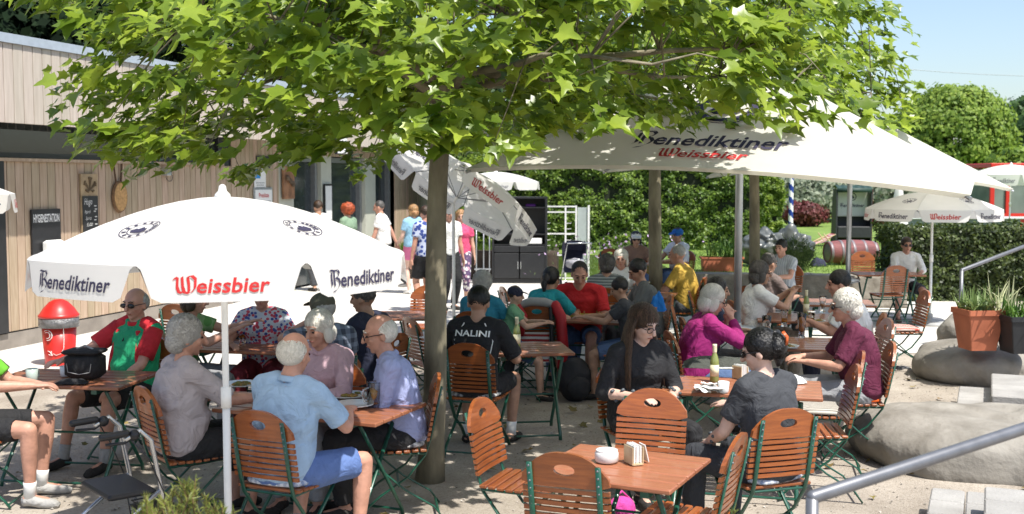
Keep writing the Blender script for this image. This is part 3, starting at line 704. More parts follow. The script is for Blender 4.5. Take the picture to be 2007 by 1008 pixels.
            mb.rings([(wri[i] + d * .08, sdv, pn, .040, .014), (wri[i] + d * .13 + pn * .01, sdv, pn, .036, .012), (wri[i] + d * .165 + pn * .03, sdv, pn, .022, .009)], 8)
            mb.tube([wri[i] + d * .03 + sdv * .03, wri[i] + d * .085 + sdv * .055 + pn * .01], [.014, .010], 6, rnd_end=True)
    HM = Matrix((Hx, Hy, Hz)).transposed()
    H = lambda x, y, z: Hc + HM @ V((x, y, z))
    mb.ell(H(0, -.012, .025), (.076, .094, .094), HM, 16, 12); mb.ell(H(0, .018, -.02), (.066, .072, .085), HM, 14, 10)
    mb.ell(H(0, .030, -.062), (.050, .052, .046), HM, 12, 8); mb.ell(H(0, .066, -.090), (.022, .018, .018), HM, 8, 6)
    mb.tube([H(0, .088, .028), H(0, .104, -.004), H(0, .112, -.022)], [.009, .013, .016], 8, rnd_end=True)
    mb.ell(H(0, .082, -.053), (.026, .014, .016), HM, 8, 6)
    mb.ell(H(0, .076, .036), (.058, .018, .012), HM, 10, 6)
    for sg in (-1, 1):
        mb.ell(H(sg * .077, -.008, -.012), (.011, .020, .033), HM, 8, 6); mb.ell(H(sg * .038, .062, -.022), (.022, .022, .020), HM, 8, 6)
    b = mb.build('body', SKIN[skin], t, True); organic(b, .0068 if near else .0105, 5 if near else 3)
    # ---- face parts
    for sg in (-1, 1):
        m2 = MB(); m2.ell(H(sg * .030, .0835, .008), (.013, .007, .007), HM, 8, 6); m2.build('eye', M_eye, t, True)
        m2 = MB(); m2.tube([H(sg * .014, .091, .034), H(sg * .032, .090, .040), H(sg * .047, .080, .034)], .0045, 6); m2.build('eyebrow', HC['white'] if hcol in ('white',) else M_brow, t, True)
    m2 = MB(); m2.tube([H(-.022, .087, -.056), H(0, .0945, -.054), H(.022, .087, -.056)], [.003, .0055, .003], 6); m2.build('mouth', M_lip, t, True)
    # ---- hair
    hm = HC[hcol]; mb = MB()
    hh = hair
    if hh == 'short': mb.ell(H(0, -.016, .038), (.084, .094, .093), HM, 28, 20, nz=.05, nf=30)
    if hh == 'crop': mb.ell(H(0, -.020, .034), (.080, .088, .090), HM, 28, 20, nz=.03, nf=40)
    if hh == 'curly': mb.ell(H(0, -.024, .036), (.100, .104, .104), HM, 32, 22, nz=.09, nf=22); mb.ell(H(0, -.06, -.03), (.082, .06, .07), HM, 24, 16, nz=.10, nf=24)
    if hh == 'bigcurly': mb.ell(H(0, -.024, .035), (.13, .13, .125), HM, 32, 22, nz=.25, nf=26)
    if hh == 'fringe': mb.ell(H(0, -.030, -.004), (.083, .078, .058), HM, 28, 16, nz=.08, nf=30)
    if hh == 'thin': mb.ell(H(0, -.034, .010), (.083, .080, .080), HM, 28, 18, nz=.06, nf=34)
    if hh in ('bob', 'bobs'):
        mb.ell(H(0, -.018, .040), (.092, .099, .097), HM, 28, 20, nz=.08, nf=24)
        mb.ell(H(0, -.050, -.035), (.086, .062, .078), HM, 24, 14, nz=.10, nf=24)
        for sg in (-1, 1): mb.ell(H(sg * .076, -.005, -.03), (.022, .042, .068), HM, 12, 10, nz=.1, nf=24)
    if hh == 'bun':
        mb.ell(H(0, -.022, .034), (.088, .098, .098), HM, 28, 20, nz=.06, nf=24)
        mb.ell(H(0, -.095, .005), (.058, .050, .075), HM, 20, 14, nz=.22, nf=30); mb.ell(H(.01, -.105, .05), (.04, .035, .045), HM, 16, 10, nz=.3, nf=34); mb.tube([H(0, -.09, -.05), H(0, -.08, -.09), H(.02, -.10, -.07)], [.03, .02, .012], 8, rnd_end=True)
    if hh == 'tail':
        mb.ell(H(0, -.022, .034), (.088, .098, .098), HM, 28, 20, nz=.06, nf=24); mb.ell(H(0, -.10, .0), (.05, .05, .06), HM, 16, 10, nz=.15, nf=24); mb.tube([H(0, -.10, .02), H(0, -.13, -.06), H(0, -.11, -.15)], [.03, .035, .012], 8, rnd_end=True)
    if hh == 'long':
        mb.ell(H(0, -.022, .036), (.092, .102, .101), HM, 32, 24, nz=.05, nf=20)
        for i in range(30):
            a = math.pi * (-.04 + 1.08 * i / 29); rx, ry = .088, .085
            x0, y0 = math.cos(a) * rx, -math.sin(a) * ry - .005
            fr = 1 if y0 > -.05 else 0
            p0 = H(x0, y0, .05); p1 = H(x0 * 1.12, y0 * 1.1 + .0, -.05); p2 = p1 + V((x0 * .35, -.03 + .06 * fr, -.16)); p3 = p2 + V((x0 * .18, .0 + .05 * fr, -.16 - .05 * rnd.random()))
            mb.tube([p0, p1, p2, p3], [.016, .022, .022, .006], 6, flat=(1, .75))
    if hh != 'none': tufts(mb, hh, H, HM, near); mb.build('hair', hm, t, True)
    # ---- top
    e = .017; sl_ = sleeve if sleeve is not None else {'tee': .62, 'long': 2, 'tank': .2, 'jersey': .75}[top]
    mb = MB(); mb.rings(trings(e, lo=-.06))
    if not stand or True: pass
    mb.tube([nb - U2 * .06, nb + U2 * .004], [.086, .066], 12)
    for i, sg in enumerate((-1, 1)):
        mb.tube([nb - U2 * .012, (nb + shs[i]) / 2 + U2 * .018, shs[i]], [.058, .062, .069], 10)
        mb.ell(shs[i], .069, nu=12, nv=8)
        if sl_ >= 1.05:
            f = sl_ - 1; mb.tube([shs[i], shs[i].lerp(elb[i], .5), elb[i]], [.069, .062, .053], 12, rnd_end=True)
            mb.tube([elb[i], elb[i].lerp(wri[i], .4 * f), elb[i].lerp(wri[i], .94 * f)], [.053, .051, .036], 12)
        else: mb.tube([shs[i], shs[i].lerp(elb[i], sl_ * .5), shs[i].lerp(elb[i], sl_)], [.070, .067, .066], 12)
    ob = mb.build('shirt', tcol, t, True); organic(ob, .0095 if near else .014, 6 if near else 3, .012 if near else .008)
    if collar:
        mb = MB(); pts = []
        for i in range(17):
            a = 2 * math.pi * (i + .8) / 17.6 - math.pi / 2 + .0; a = math.pi / 2 + (i + .35) / 16.7 * 2 * math.pi
            pts.append(nb + U2 * (.022 - .02 * max(0, math.sin(a))) + SX * math.cos(a) * .069 + SY * math.sin(a) * .066)
        mb.tube(pts, .013, 8, flat=(.6, 1.4), rnd_end=True); mb.build('collar', collar, t, True)
    # ---- bottom
    mb = MB(); e = .013
    mb.rings([(pel + V((0, 0, -.10 if stand else -.075)), X, V((0, 1, 0)), hipw * .84 + e, .10 + e), (pel + V((0, 0, -.02)), X, Y1, hipw + e * .8, .120 * (.6 + .4 * fat) + e * .8), (pel + U1 * .08, X, Y1, hipw * .80, .095 * (.5 + .5 * fat))])
    lk = {'trousers': 2, 'shorts': .86, 'capri': 1.65, 'bike': .8, 'hot': .6}[bottom]
    lo_ = .014 if bottom != 'bike' else .006
    for i in range(2):
        f = min(1, lk); fr = [.092 * (.6 + .4 * fat) + lo_, .082 * (.6 + .4 * fat) + lo_, .058 + lo_]
        if lk >= 1: mb.tube([hips[i], hips[i].lerp(kn[i], .4), kn[i]], fr, 12, rnd_end=True); mb.tube([kn[i], kn[i].lerp(an[i], .35 * (lk - 1)), kn[i].lerp(an[i], .95 * (lk - 1))], [.058 + lo_, .060 + lo_, .050 + lo_ * .6], 12)
        else: mb.tube([hips[i], hips[i].lerp(kn[i], .4), hips[i].lerp(kn[i], lk)], [fr[0], fr[1], .068 * (.7 + .3 * fat) + lo_ * 1.3], 12)
    ob = mb.build('trousers' if lk > 1 else 'shorts', bcol, t, True); organic(ob, .0095 if near else .014, 5 if near else 3, .009 if near else .006)
    for i, sg in enumerate((-1, 1)):
        fy = V((sg * .12, 1, 0)).normalized(); mb = MB(); q = an[i]
        mb.tube([q + V((0, -.045, -.045)), q + V((0, .0, -.035)), q + fy * .08 + V((0, 0, -.05)), q + fy * .155 + V((0, 0, -.058)), q + fy * .19 + V((0, 0, -.064))], [.036, .045, .043, .036, .020], 12, up=(0, 0, 1), flat=(1, .85)); mb.build('shoe', shoe, t, True)
        if bottom in ('shorts', 'bike') and near:
            mb = MB(); mb.tube([q + V((0, 0, -.02)), q.lerp(kn[i], .13), q.lerp(kn[i], .2)], [.041, .040, .042], 12); mb.build('sock', M_whitep if bottom == 'bike' else cloth('sock_grey', (.35, .35, .35)), t, True)
    if glasses:
        gt = None; mb = MB()
        for sg in (-1, 1):
            if glasses == 'sun': mb.ell(H(sg * .034, .092, .008), (.034, .012, .019), HM, 12, 8, mi=1)
            else:
                mb.tube([H(sg * .033 + .026 * math.cos(a * math.pi / 6), .102, .006 + .018 * math.sin(a * math.pi / 6)) for a in range(13)], .0028, 5)
            mb.tube([H(sg * .06, .095, .01), H(sg * .080, .05, .012), H(sg * .083, -.01, .005)], .0028, 5)
        mb.tube([H(-.008, .106, .010), H(.008, .106, .010)], .0028, 5)
        mb.build('sunglasses' if glasses == 'sun' else 'glasses', [M_black, M_lens], t, True)
    if cap:
        mb = MB(); vs = []
        mb.ell(H(0, -.012, .045), (.092, .106, .082), HM @ Matrix.Rotation(R(-4), 3, 'X'), 20, 12)
        mb.tube([H(0, .07, .062), H(0, .13, .052), H(0, .165, .040)], [.075, .066, .045], 12, flat=(1, .08), up=Hz, cap=True)
        mb.build('cap', cap, t, True)
    if chair_lab:
        cr = root + loc2w(V((0, .075, 0)) * kk); cr.z = 0
        chair(cr.x, cr.y, cface if cface is not None else face, chair_lab, dz=dz)
        if cush: cushion(cr.x, cr.y, face, cush[0], cush[1])
    t['hd'] = 0; del t['hd']
    return t, dict(pel=pel, U1=U1, U2=U2, SX=SX, SY=SY, mid=mid, nb=nb, H=H, HM=HM, shs=shs, elb=elb, wri=wri, kn=kn, an=an, chd=chd, chw=chw, pal=V((0, 0, 0)))
CW = cloth('white', (.74, .74, .72)); CB = cloth('black', (.014, .014, .016)); CN = cloth('navy', (.022, .026, .055)); CJ = cloth('jeans', (.07, .12, .24)); CG = cloth('grey_tee', (.10, .11, .11))
CGR = cloth('grey_trousers', (.27, .275, .29)); CD = cloth('dark_grey', (.045, .048, .055)); SHW = cloth('shoe_grey', (.38, .37, .35)); CBR = cloth('sandal', (.12, .06, .03))
CHG = 'folding beer garden chairs'
# --- front left tables
person('cyc', 'cyclist in a green and black jersey cut off by the left edge', (-52, 606), 86, 'jersey', pattern('green_jersey', 'stripex', (.13, .42, .03), (.03, .03, .03), 5), 'bike', CB, 'short', 'grey', 'c', 1.02, 2, near=1, shoe=SHW,
       R_=(.10, .46, .80), L_=(-.12, .42, .77), feet=[(-.16, .40, .085), (.14, .43, .085)], chair_lab='wooden folding chair under the cyclist at the left edge')
t, g = person('jersey', 'older man in sunglasses and a green and red cycling jersey', (262, 566), 208, 'jersey', cloth('jersey_green', (.012, .30, .13)), 'shorts', CB, 'thin', 'grey', 'c', 1.03, -4, glasses='sun', near=1, fat=1.18, look=-6,
       L_=(-.10, .30, .60), R_=(.30, .42, .78), feet=[(-.20, .50, .085), (.16, .55, .085)], chair_lab='wooden folding chair behind the man in the green and red jersey', collar=cloth('jersey_red', (.55, .02, .03)))
mb = MB(); mr_ = cloth('jersey_red', (.55, .02, .03))
for i, sg in enumerate((-1, 1)):
    a, b = g['shs'][i], g['elb'][i]; mb.tube([a + g['U2'] * .012, a.lerp(b, .3), a.lerp(b, .79)], [.070, .0735, .0725], 14)
    mb.tube([g['nb'] + g['SX'] * sg * .06, (g['nb'] + a) / 2 + g['U2'] * .026, a], [.052, .0665, .0725], 12)
    mb.tube([g['nb'] + g['SX'] * sg * .10 + g['SY'] * .085 - g['U2'] * .04, g['mid'] + g['SX'] * sg * .13 + g['SY'] * (g['chd'] + .018) * .80, g['pel'] + g['U1'] * .08 + g['SX'] * sg * .155 + g['SY'] * .115], .020, 8)
mb.build('red_panel', mr_, t, True)
mb = MB(); mb.tube([g['nb'] + g['SY'] * .075 - g['U2'] * .03, g['nb'] + g['SY'] * (g['chd'] + .022) - g['U2'] * .12], .005, 5); mb.build('zip', M_black, t)
person('greyw', 'grey haired woman in a pale mauve jumper seated side on left of the parasol pole', (372, 622), 52, 'tee', cloth('mauve', (.44, .385, .39)), 'capri', CB, 'curly', 'grey', 'c', 1.03, 6, near=1, fat=1.28, fem=True, look=14, sleeve=.95,
       L_=(-.12, .42, .76), R_=(.16, .48, .78), chair_lab='wooden folding chair behind the woman in the mauve jumper, back to the camera')
person('polo', 'balding man in a light blue polo shirt and blue shorts seen from behind', (583, 652), 24, 'tee', cloth('polo_blue', (.33, .47, .64)), 'shorts', cloth('shorts_blue', (.095, .16, .36)), 'thin', 'white', 'c', 1.02, 9, side=3, near=1, fat=1.13, sleeve=.8, look=4, nod=12,
       L_=(-.14, .42, .78), R_=(.18, .42, .80), feet=[(-.10, .30, .085), (.28, .34, .085)], chair_lab='wooden folding chair under the man in the light blue polo', collar=cloth('polo_blue', (.33, .47, .64)), cush=('blue checked cushion under the man in the light blue polo', M_bcheck))
person('pink', 'white haired woman in a pale pink blouse facing the camera across the table', (618, 612), 196, 'long', cloth('pink', (.52, .35, .40)), 'trousers', CGR, 'bobs', 'white', 'c', 1.0, 8, near=1, fem=True, look=18, nod=14, sleeve=1.9, chair_lab='wooden folding chair of the woman in the pink blouse', collar=cloth('pink', (.52, .35, .40)))
person('bshirt', 'white haired man with glasses in a blue shirt and black trousers leaning over his lap', (735, 618), 262, 'long', cloth('blue_shirt', (.33, .37, .60)), 'trousers', CB, 'thin', 'white', 'c', 1.04, 15, near=1, glasses='clear', look=-4, nod=14, sleeve=1.9,
       L_=(-.03, .34, .60), R_=(.04, .35, .58), feet=[(-.10, .38, .085), (.10, .34, .085)], chair_lab='wooden folding chair with its back to the trunk under the man in the blue shirt', collar=cloth('blue_shirt', (.33, .37, .60)), cush=('grey checked cushion under the man in the blue shirt', M_check))
# --- second row left
person('leafy', 'person in a green leaf print top half hidden under the front parasol', (385, 560), 92, 'tee', pattern('leaf_print', 'blotch', (.04, .20, .04), (.22, .36, .16), 14, c=(.12, .30, .08)), 'trousers', CGR, 'bob', 'brown', 'c', 1, 12, fem=True, L_=(-.1, .55, .95), R_=(.12, .5, .92), chair_lab='wooden folding chair of the person in the green leaf print top')
person('floral', 'woman in a striped blouse with red and blue flowers behind the parasol pole', (512, 552), 176, 'tee', pattern('floral', 'blotch', (.55, .06, .10), (.55, .58, .65), 34, c=(.05, .08, .30)), 'trousers', cloth('red_tr', (.20, .02, .03)), 'short', 'brown', 'c', 1, 10, fem=True, fat=1.15, L_=(-.22, .42, .77), R_=(.2, .42, .77), chair_lab='wooden folding chair of the woman in the striped floral blouse')
person('plaid', 'man in a blue plaid shirt and cap with his chin on his hand', (628, 575), 338, 'tee', pattern('plaid', 'plaid', (.22, .26, .34), (.05, .06, .09), 14), 'trousers', CJ, 'thin', 'grey', 'c', 1.02, 12, fat=1.2, L_=(-.10, .22, 1.06), cap=cloth('cap_olive', (.10, .10, .07)), look=-25, chair_lab='wooden folding chair of the man in the plaid shirt')
person('navy', 'dark haired man in a navy shirt turned left under the parasol edge', (708, 556), 300, 'tee', CN, 'trousers', CD, 'short', 'dgrey', 'b', 1.03, 12, fat=1.1, look=-12, chair_lab='wooden folding chair of the man in the navy shirt')
# --- middle
t, g = person('nalini', 'cyclist in a black jersey with a white word across his shoulders', (940, 563), 16, 'jersey', CB, 'bike', CB, 'short', 'black', 'b', 1.04, 8, near=1, look=-6, nod=16, feet=[(-.16, .30, .085), (.16, .42, .085)], R_=(.20, .36, .70), L_=(-.16, .4, .77), sleeve=.9,
       chair_lab='wooden folding chair with a checked cushion under the black jersey cyclist', cush=('grey checked cushion under the black jersey cyclist', M_check))
def nf(x, y, i=0): return g['mid'] + g['U2'] * (.13 + y) + g['SX'] * x - g['SY'] * (g['chd'] + .027 - x * x * 1.2 - max(0, y) * .3)
put_text('jersey_lettering', text_geo('NALINI', .02), .27, nf, M_txtw, t, .065)
mb = MB()
for sg in (-1, 1): mb.tube([g['nb'] + g['SX'] * sg * .08 - g['SY'] * .075, g['mid'] + g['U2'] * .1 + g['SX'] * sg * .15 - g['SY'] * .075, g['mid'] + g['SX'] * sg * .135 - g['SY'] * .085, g['pel'] + g['U1'] * .08 + g['SX'] * sg * .145 - g['SY'] * .085], .005, 5)
mb.build('piping', M_txtw, t)
person('teal0', 'grey haired person in a teal top behind the black jersey cyclist', (948, 533), 20, 'tee', cloth('teal2', (.02, .20, .30)), 'trousers', CD, 'curly', 'grey', 'c', .97, 10, fem=True, chair_lab='wooden folding chair of the grey haired person in teal')
person('child', 'small child in a green shirt and dark blue cap', (1013, 562), 92, 'tee', cloth('mint', (.16, .36, .20)), 'shorts', CJ, 'short', 'brown', 'a', .74, 6, sit=.48, cap=CN, chair_lab='wooden folding chair of the small child in the green shirt')
person('teal', 'woman in a teal T-shirt with black hair tied up, leaning over the game table', (1083, 525), 38, 'tee', cloth('teal', (.01, .27, .30)), 'trousers', CJ, 'tail', 'black', 'b', 1.0, 24, fem=True, fat=1.15, R_=(.15, .50, .80), L_=(-.2, .46, .78), sleeve=.75)
person('redm', 'broad man in a red T-shirt looking down at the game on the table', (1137, 517), 192, 'tee', cloth('redtee', (.52, .015, .02)), 'shorts', CJ, 'crop', 'black', 'c', 1.06, 18, fat=1.3, wide=1.15, nod=28, look=-14, near=1, sleeve=.8, chair_lab='wooden folding chair of the man in the red T-shirt')
person('boy', 'boy in a dark grey T-shirt reaching across the game table', (1207, 547), 278, 'tee', CD, 'shorts', CJ, 'short', 'black', 'b', .88, 14, sit=.47, L_=(-.05, .52, .80), R_=(.08, .54, .80), nod=22, chair_lab='wooden folding chair of the boy in the dark grey T-shirt')
person('greyt', 'dark haired man in a grey T-shirt looking down beside the boy', (1240, 512), 268, 'tee', CG, 'trousers', CD, 'short', 'black', 'b', 1.04, 14, nod=30, fat=1.05, sleeve=.8, chair_lab='wooden folding chair with a blue cloth of the man in the grey T-shirt')
person('strip', 'curly grey haired person in a striped top seen from behind at the far table', (1190, 500), 8, 'tee', pattern('thin_stripes', 'stripe', (.10, .12, .12), (.32, .34, .33), 30), 'trousers', CD, 'curly', 'dgrey', 'b', .98, 8, chair_lab='wooden folding chair of the person in the striped top')
person('whiteh', 'white haired woman in a pale blouse facing the camera at the far table', (1217, 490), 190, 'tee', CW, 'trousers', CGR, 'bobs', 'white', 'c', .98, 8, fem=True, chair_lab='wooden folding chair of the white haired woman at the far table')
person('capw', 'woman in a pale cap and sunglasses at the farthest table before the hedge', (1247, 455), 178, 'tee', cloth('brownish', (.22, .13, .10)), 'trousers', CJ, 'bob', 'black', 'b', 1.0, 10, fem=True, cap=CW, glasses='sun', chair_lab='wooden folding chair of the woman in the pale cap')
person('bluecap', 'bearded man in a blue cap and white T-shirt at the farthest table', (1326, 448), 236, 'tee', cloth('palewhite', (.62, .66, .74)), 'trousers', CJ, 'short', 'brown', 'b', 1.03, 4, cap=cloth('cap_blue', (.01, .12, .45)), fat=1.1, chair_lab='wooden folding chair of the man in the blue cap')
person('yellow', 'balding man in a mustard yellow shirt with dappled sunlight on his back', (1325, 480), 292, 'tee', cloth('mustard', (.50, .32, .05)), 'trousers', CD, 'crop', 'grey', 'c', 1.06, 14, fat=1.2, sleeve=.85, chair_lab='wooden folding chair of the man in the mustard yellow shirt')
# --- right middle
t, g = person('longh', 'young woman with long two tone hair and glasses in a black top', (1270, 603), 158, 'long', CB, 'trousers', CB, 'long', 'ombre', 'd', 1.04, 8, near=1, fem=True, glasses='clear', look=-16, nod=20, sleeve=1.35, fat=1.08,
       L_=(-.08, .34, .74), R_=(.16, .30, .74), feet=[(-.12, .30, .085), (.10, .28, .085)], chair_lab='wooden folding chair of the woman with long two tone hair')
M_tat = mat('tattoo', (.07, .08, .09), .5, .3, 30)
def tattoo(g, t, i, f0, f1, nbl=7):
    mb = MB(); a, b = (g['elb'][i], g['wri'][i])
    for j in range(nbl):
        f = f0 + (f1 - f0) * (j + .5) / nbl; p = a.lerp(b, f); d = (b - a).normalized(); q = d.orthogonal(); q = Matrix.Rotation(j * 1.9, 3, d) @ q
        mb.ell(p + q * (.0335 - .010 * f), (.014, .012, .012), nu=7, nv=5, nz=.6, nf=60); mb.build('tattoo', M_tat, t, True); mb = MB()
tattoo(g, t, 0, .35, .95); tattoo(g, t, 1, .35, .95)
t, g = person('bun', 'woman in a black T-shirt with a clipped up bun and tattooed arms', (1478, 648), 326, 'tee', CD, 'trousers', cloth('black_jeans', (.03, .033, .04)), 'bun', 'black', 'd', 1.03, 7, near=1, fem=True, glasses='sun', look=-30, nod=18, fat=1.08, sleeve=.7,
       L_=(-.12, .36, .62), R_=(.20, .50, .78), feet=[(-.14, .46, .085), (.10, .40, .085)], cface=342, chair_lab='wooden folding chair of the woman with the clipped up bun, back to the camera', cush=('blue checked cushion under the woman with the bun', M_bcheck))
tattoo(g, t, 0, .1, .9, 9); tattoo(g, t, 1, .1, .8, 8)
mb = MB()
for q in range(5): mb.tube([g['H'](-.02 + .01 * q, -.15, .075), g['H'](-.02 + .01 * q, -.165, .04), g['H'](-.02 + .01 * q, -.15, .0)], .005, 5)
mb.build('hair_clip', mat('tortoise', (.45, .09, .02), .3, .4, 40), t, True)
person('mag', 'white haired woman in a magenta jumper raising her hand to her mouth', (1407, 562), 82, 'long', cloth('magenta', (.26, .007, .12)), 'trousers', CJ, 'bob', 'white', 'c', 1.02, 16, fem=True, fat=1.22, glasses='clear', near=1, nod=20, sleeve=1.9,
       R_=(.06, .30, 1.02), L_=(-.08, .32, .98), chair_lab='wooden folding chair with an orange cushion under the woman in magenta', cush=('orange cushion under the woman in magenta', M_orange))
person('whitew', 'short haired woman in a white T-shirt with hands clasped at her chin', (1492, 513), 84, 'tee', CW, 'trousers', cloth('beige_tr', (.35, .30, .24)), 'bob', 'dgrey', 'b', 1.03, 8, fem=True, fat=1.12, glasses='clear', near=1, nod=4,
       R_=(.05, .42, .98), L_=(-.05, .42, .99), chair_lab='wooden folding chair of the woman in the white T-shirt')
person('hidden', 'dark haired person almost hidden behind the umbrella pole', (1410, 545), 88, 'tee', CN, 'trousers', CD, 'short', 'black', 'b', .98, 10, chair_lab='wooden folding chair of the person hidden behind the pole')
person('whitem', 'dark haired man in a white T-shirt hunched over the table, facing left', (1640, 531), 280, 'tee', CW, 'trousers', CN, 'short', 'black', 'c', 1.06, 20, fat=1.22, near=1, nod=10, sleeve=.8, L_=(-.05, .46, .82), chair_lab='wooden folding chair under the man in the white T-shirt')
t, g = person('maroon', 'white haired woman in a maroon top with a shoulder strap and grey trousers', (1652, 570), 278, 'tee', cloth('maroon', (.095, .008, .034)), 'trousers', CGR, 'curly', 'white', 'c', 1.04, 14, fem=True, fat=1.25, glasses='sun', near=1, sleeve=.85, shoe=CB,
       chair_lab='wooden folding chair with an orange cushion under the woman in maroon', cush=('orange cushion under the woman in maroon', M_orange))
mb = MB(); mb.tube([g['shs'][0] + g['U2'] * .07 + g['SX'] * .05, g['mid'] + g['U2'] * .10 - g['SY'] * (g['chd'] + .035), g['mid'] + g['SX'] * .13 - g['SY'] * .10, g['pel'] + g['U1'] * .1 + g['SX'] * .19, g['pel'] + g['U1'] * .09 + g['SX'] * .10 + g['SY'] * .16], .011, 6, flat=(1, .4)); mb.build('bag_strap', mat('strap_tan', (.26, .17, .13), .7, .1), t, True)
person('backg', 'grey haired person in a brown top seated by the dark rock', (1510, 497), 60, 'tee', cloth('mole', (.16, .12, .11)), 'trousers', CD, 'short', 'dgrey', 'b', 1.0, 10, chair_lab='wooden folding chair of the grey haired person by the dark rock')
person('backb', 'dark haired person in a pale striped top behind the potted bush', (1530, 470), 225, 'tee', pattern('pale_stripes', 'stripex', (.35, .38, .42), (.5, .52, .55), 30), 'trousers', CD, 'short', 'black', 'c', 1.0, 8, chair_lab='wooden folding chair of the person in the pale striped top')
person('sung', 'man in sunglasses and a white jumper sitting alone by the low hedge', (1778, 466), 184, 'long', CW, 'shorts', CD, 'short', 'brown', 'c', .97, 4, glasses='sun', shoe=CBR, sleeve=1.8, chair_lab='wooden folding chair of the man in sunglasses by the low hedge', feet=[(-.12, .30, .085), (.22, .48, .085)])
# --- standing
person('redh', 'woman with curly red hair standing at the ticket window behind the front parasol', (679, 401), 300, 'tee', cloth('greenish', (.2, .3, .2)), 'capri', CW, 'bigcurly', 'red', 'a', 1.0, 0, stand=True, fem=True)
person('dhair', 'dark haired person at the ticket window, only the head showing above the parasol', (622, 394), 320, 'tee', CW, 'trousers', CD, 'short', 'brown', 'b', 1.04, 0, stand=True)
person('walk', 'man in a white T-shirt and dark trousers striding left past the ticket windows', (740, 394), 278, 'tee', CW, 'trousers', CD, 'crop', 'dgrey', 'c', 1.05, 6, stand=True, fat=1.1, shoe=SHW, feet=[(-.09, .30, .10), (.09, -.42, .20)], L_=(-.2, .2, .85), R_=(.24, -.2, .84), nod=14)
person('bluew', 'woman with a blonde bob in a light blue blouse and pink shorts', (808, 402), 330, 'tee', cloth('skyblue', (.25, .46, .62)), 'hot', cloth('pinkshort', (.62, .16, .32)), 'bob', 'blonde', 'd', 1.0, 0, stand=True, fem=True, fat=1.12, shoe=CW, look=-20, L_=(-.2, .25, .98), R_=(.22, .06, .86))
person('patt', 'person in a blue and white patterned shirt and black shorts behind the plane trunk', (832, 404), 320, 'tee', pattern('bluepattern', 'blotch', (.03, .06, .25), (.45, .5, .65), 18), 'shorts', CB, 'short', 'brown', 'c', 1.03, 0, stand=True)
person('pinkg', 'girl in a bright pink top and floral leggings standing beyond the tilted parasol', (903, 412), 175, 'tee', cloth('hotpink', (.68, .08, .19)), 'capri', pattern('leggings', 'blotch', (.7, .68, .68), (.10, .06, .14), 16, c=(.5, .3, .4)), 'bob', 'blonde', 'a', .97, 0, stand=True, fem=True, shoe=SHW, R_=(.22, .1, .95))
person('armg', 'person in a white shirt with bare arms between the trunk and the girl in pink', (880, 405), 150, 'tee', CW, 'trousers', CB, 'short', 'brown', 'c', 1.02, 0, stand=True)
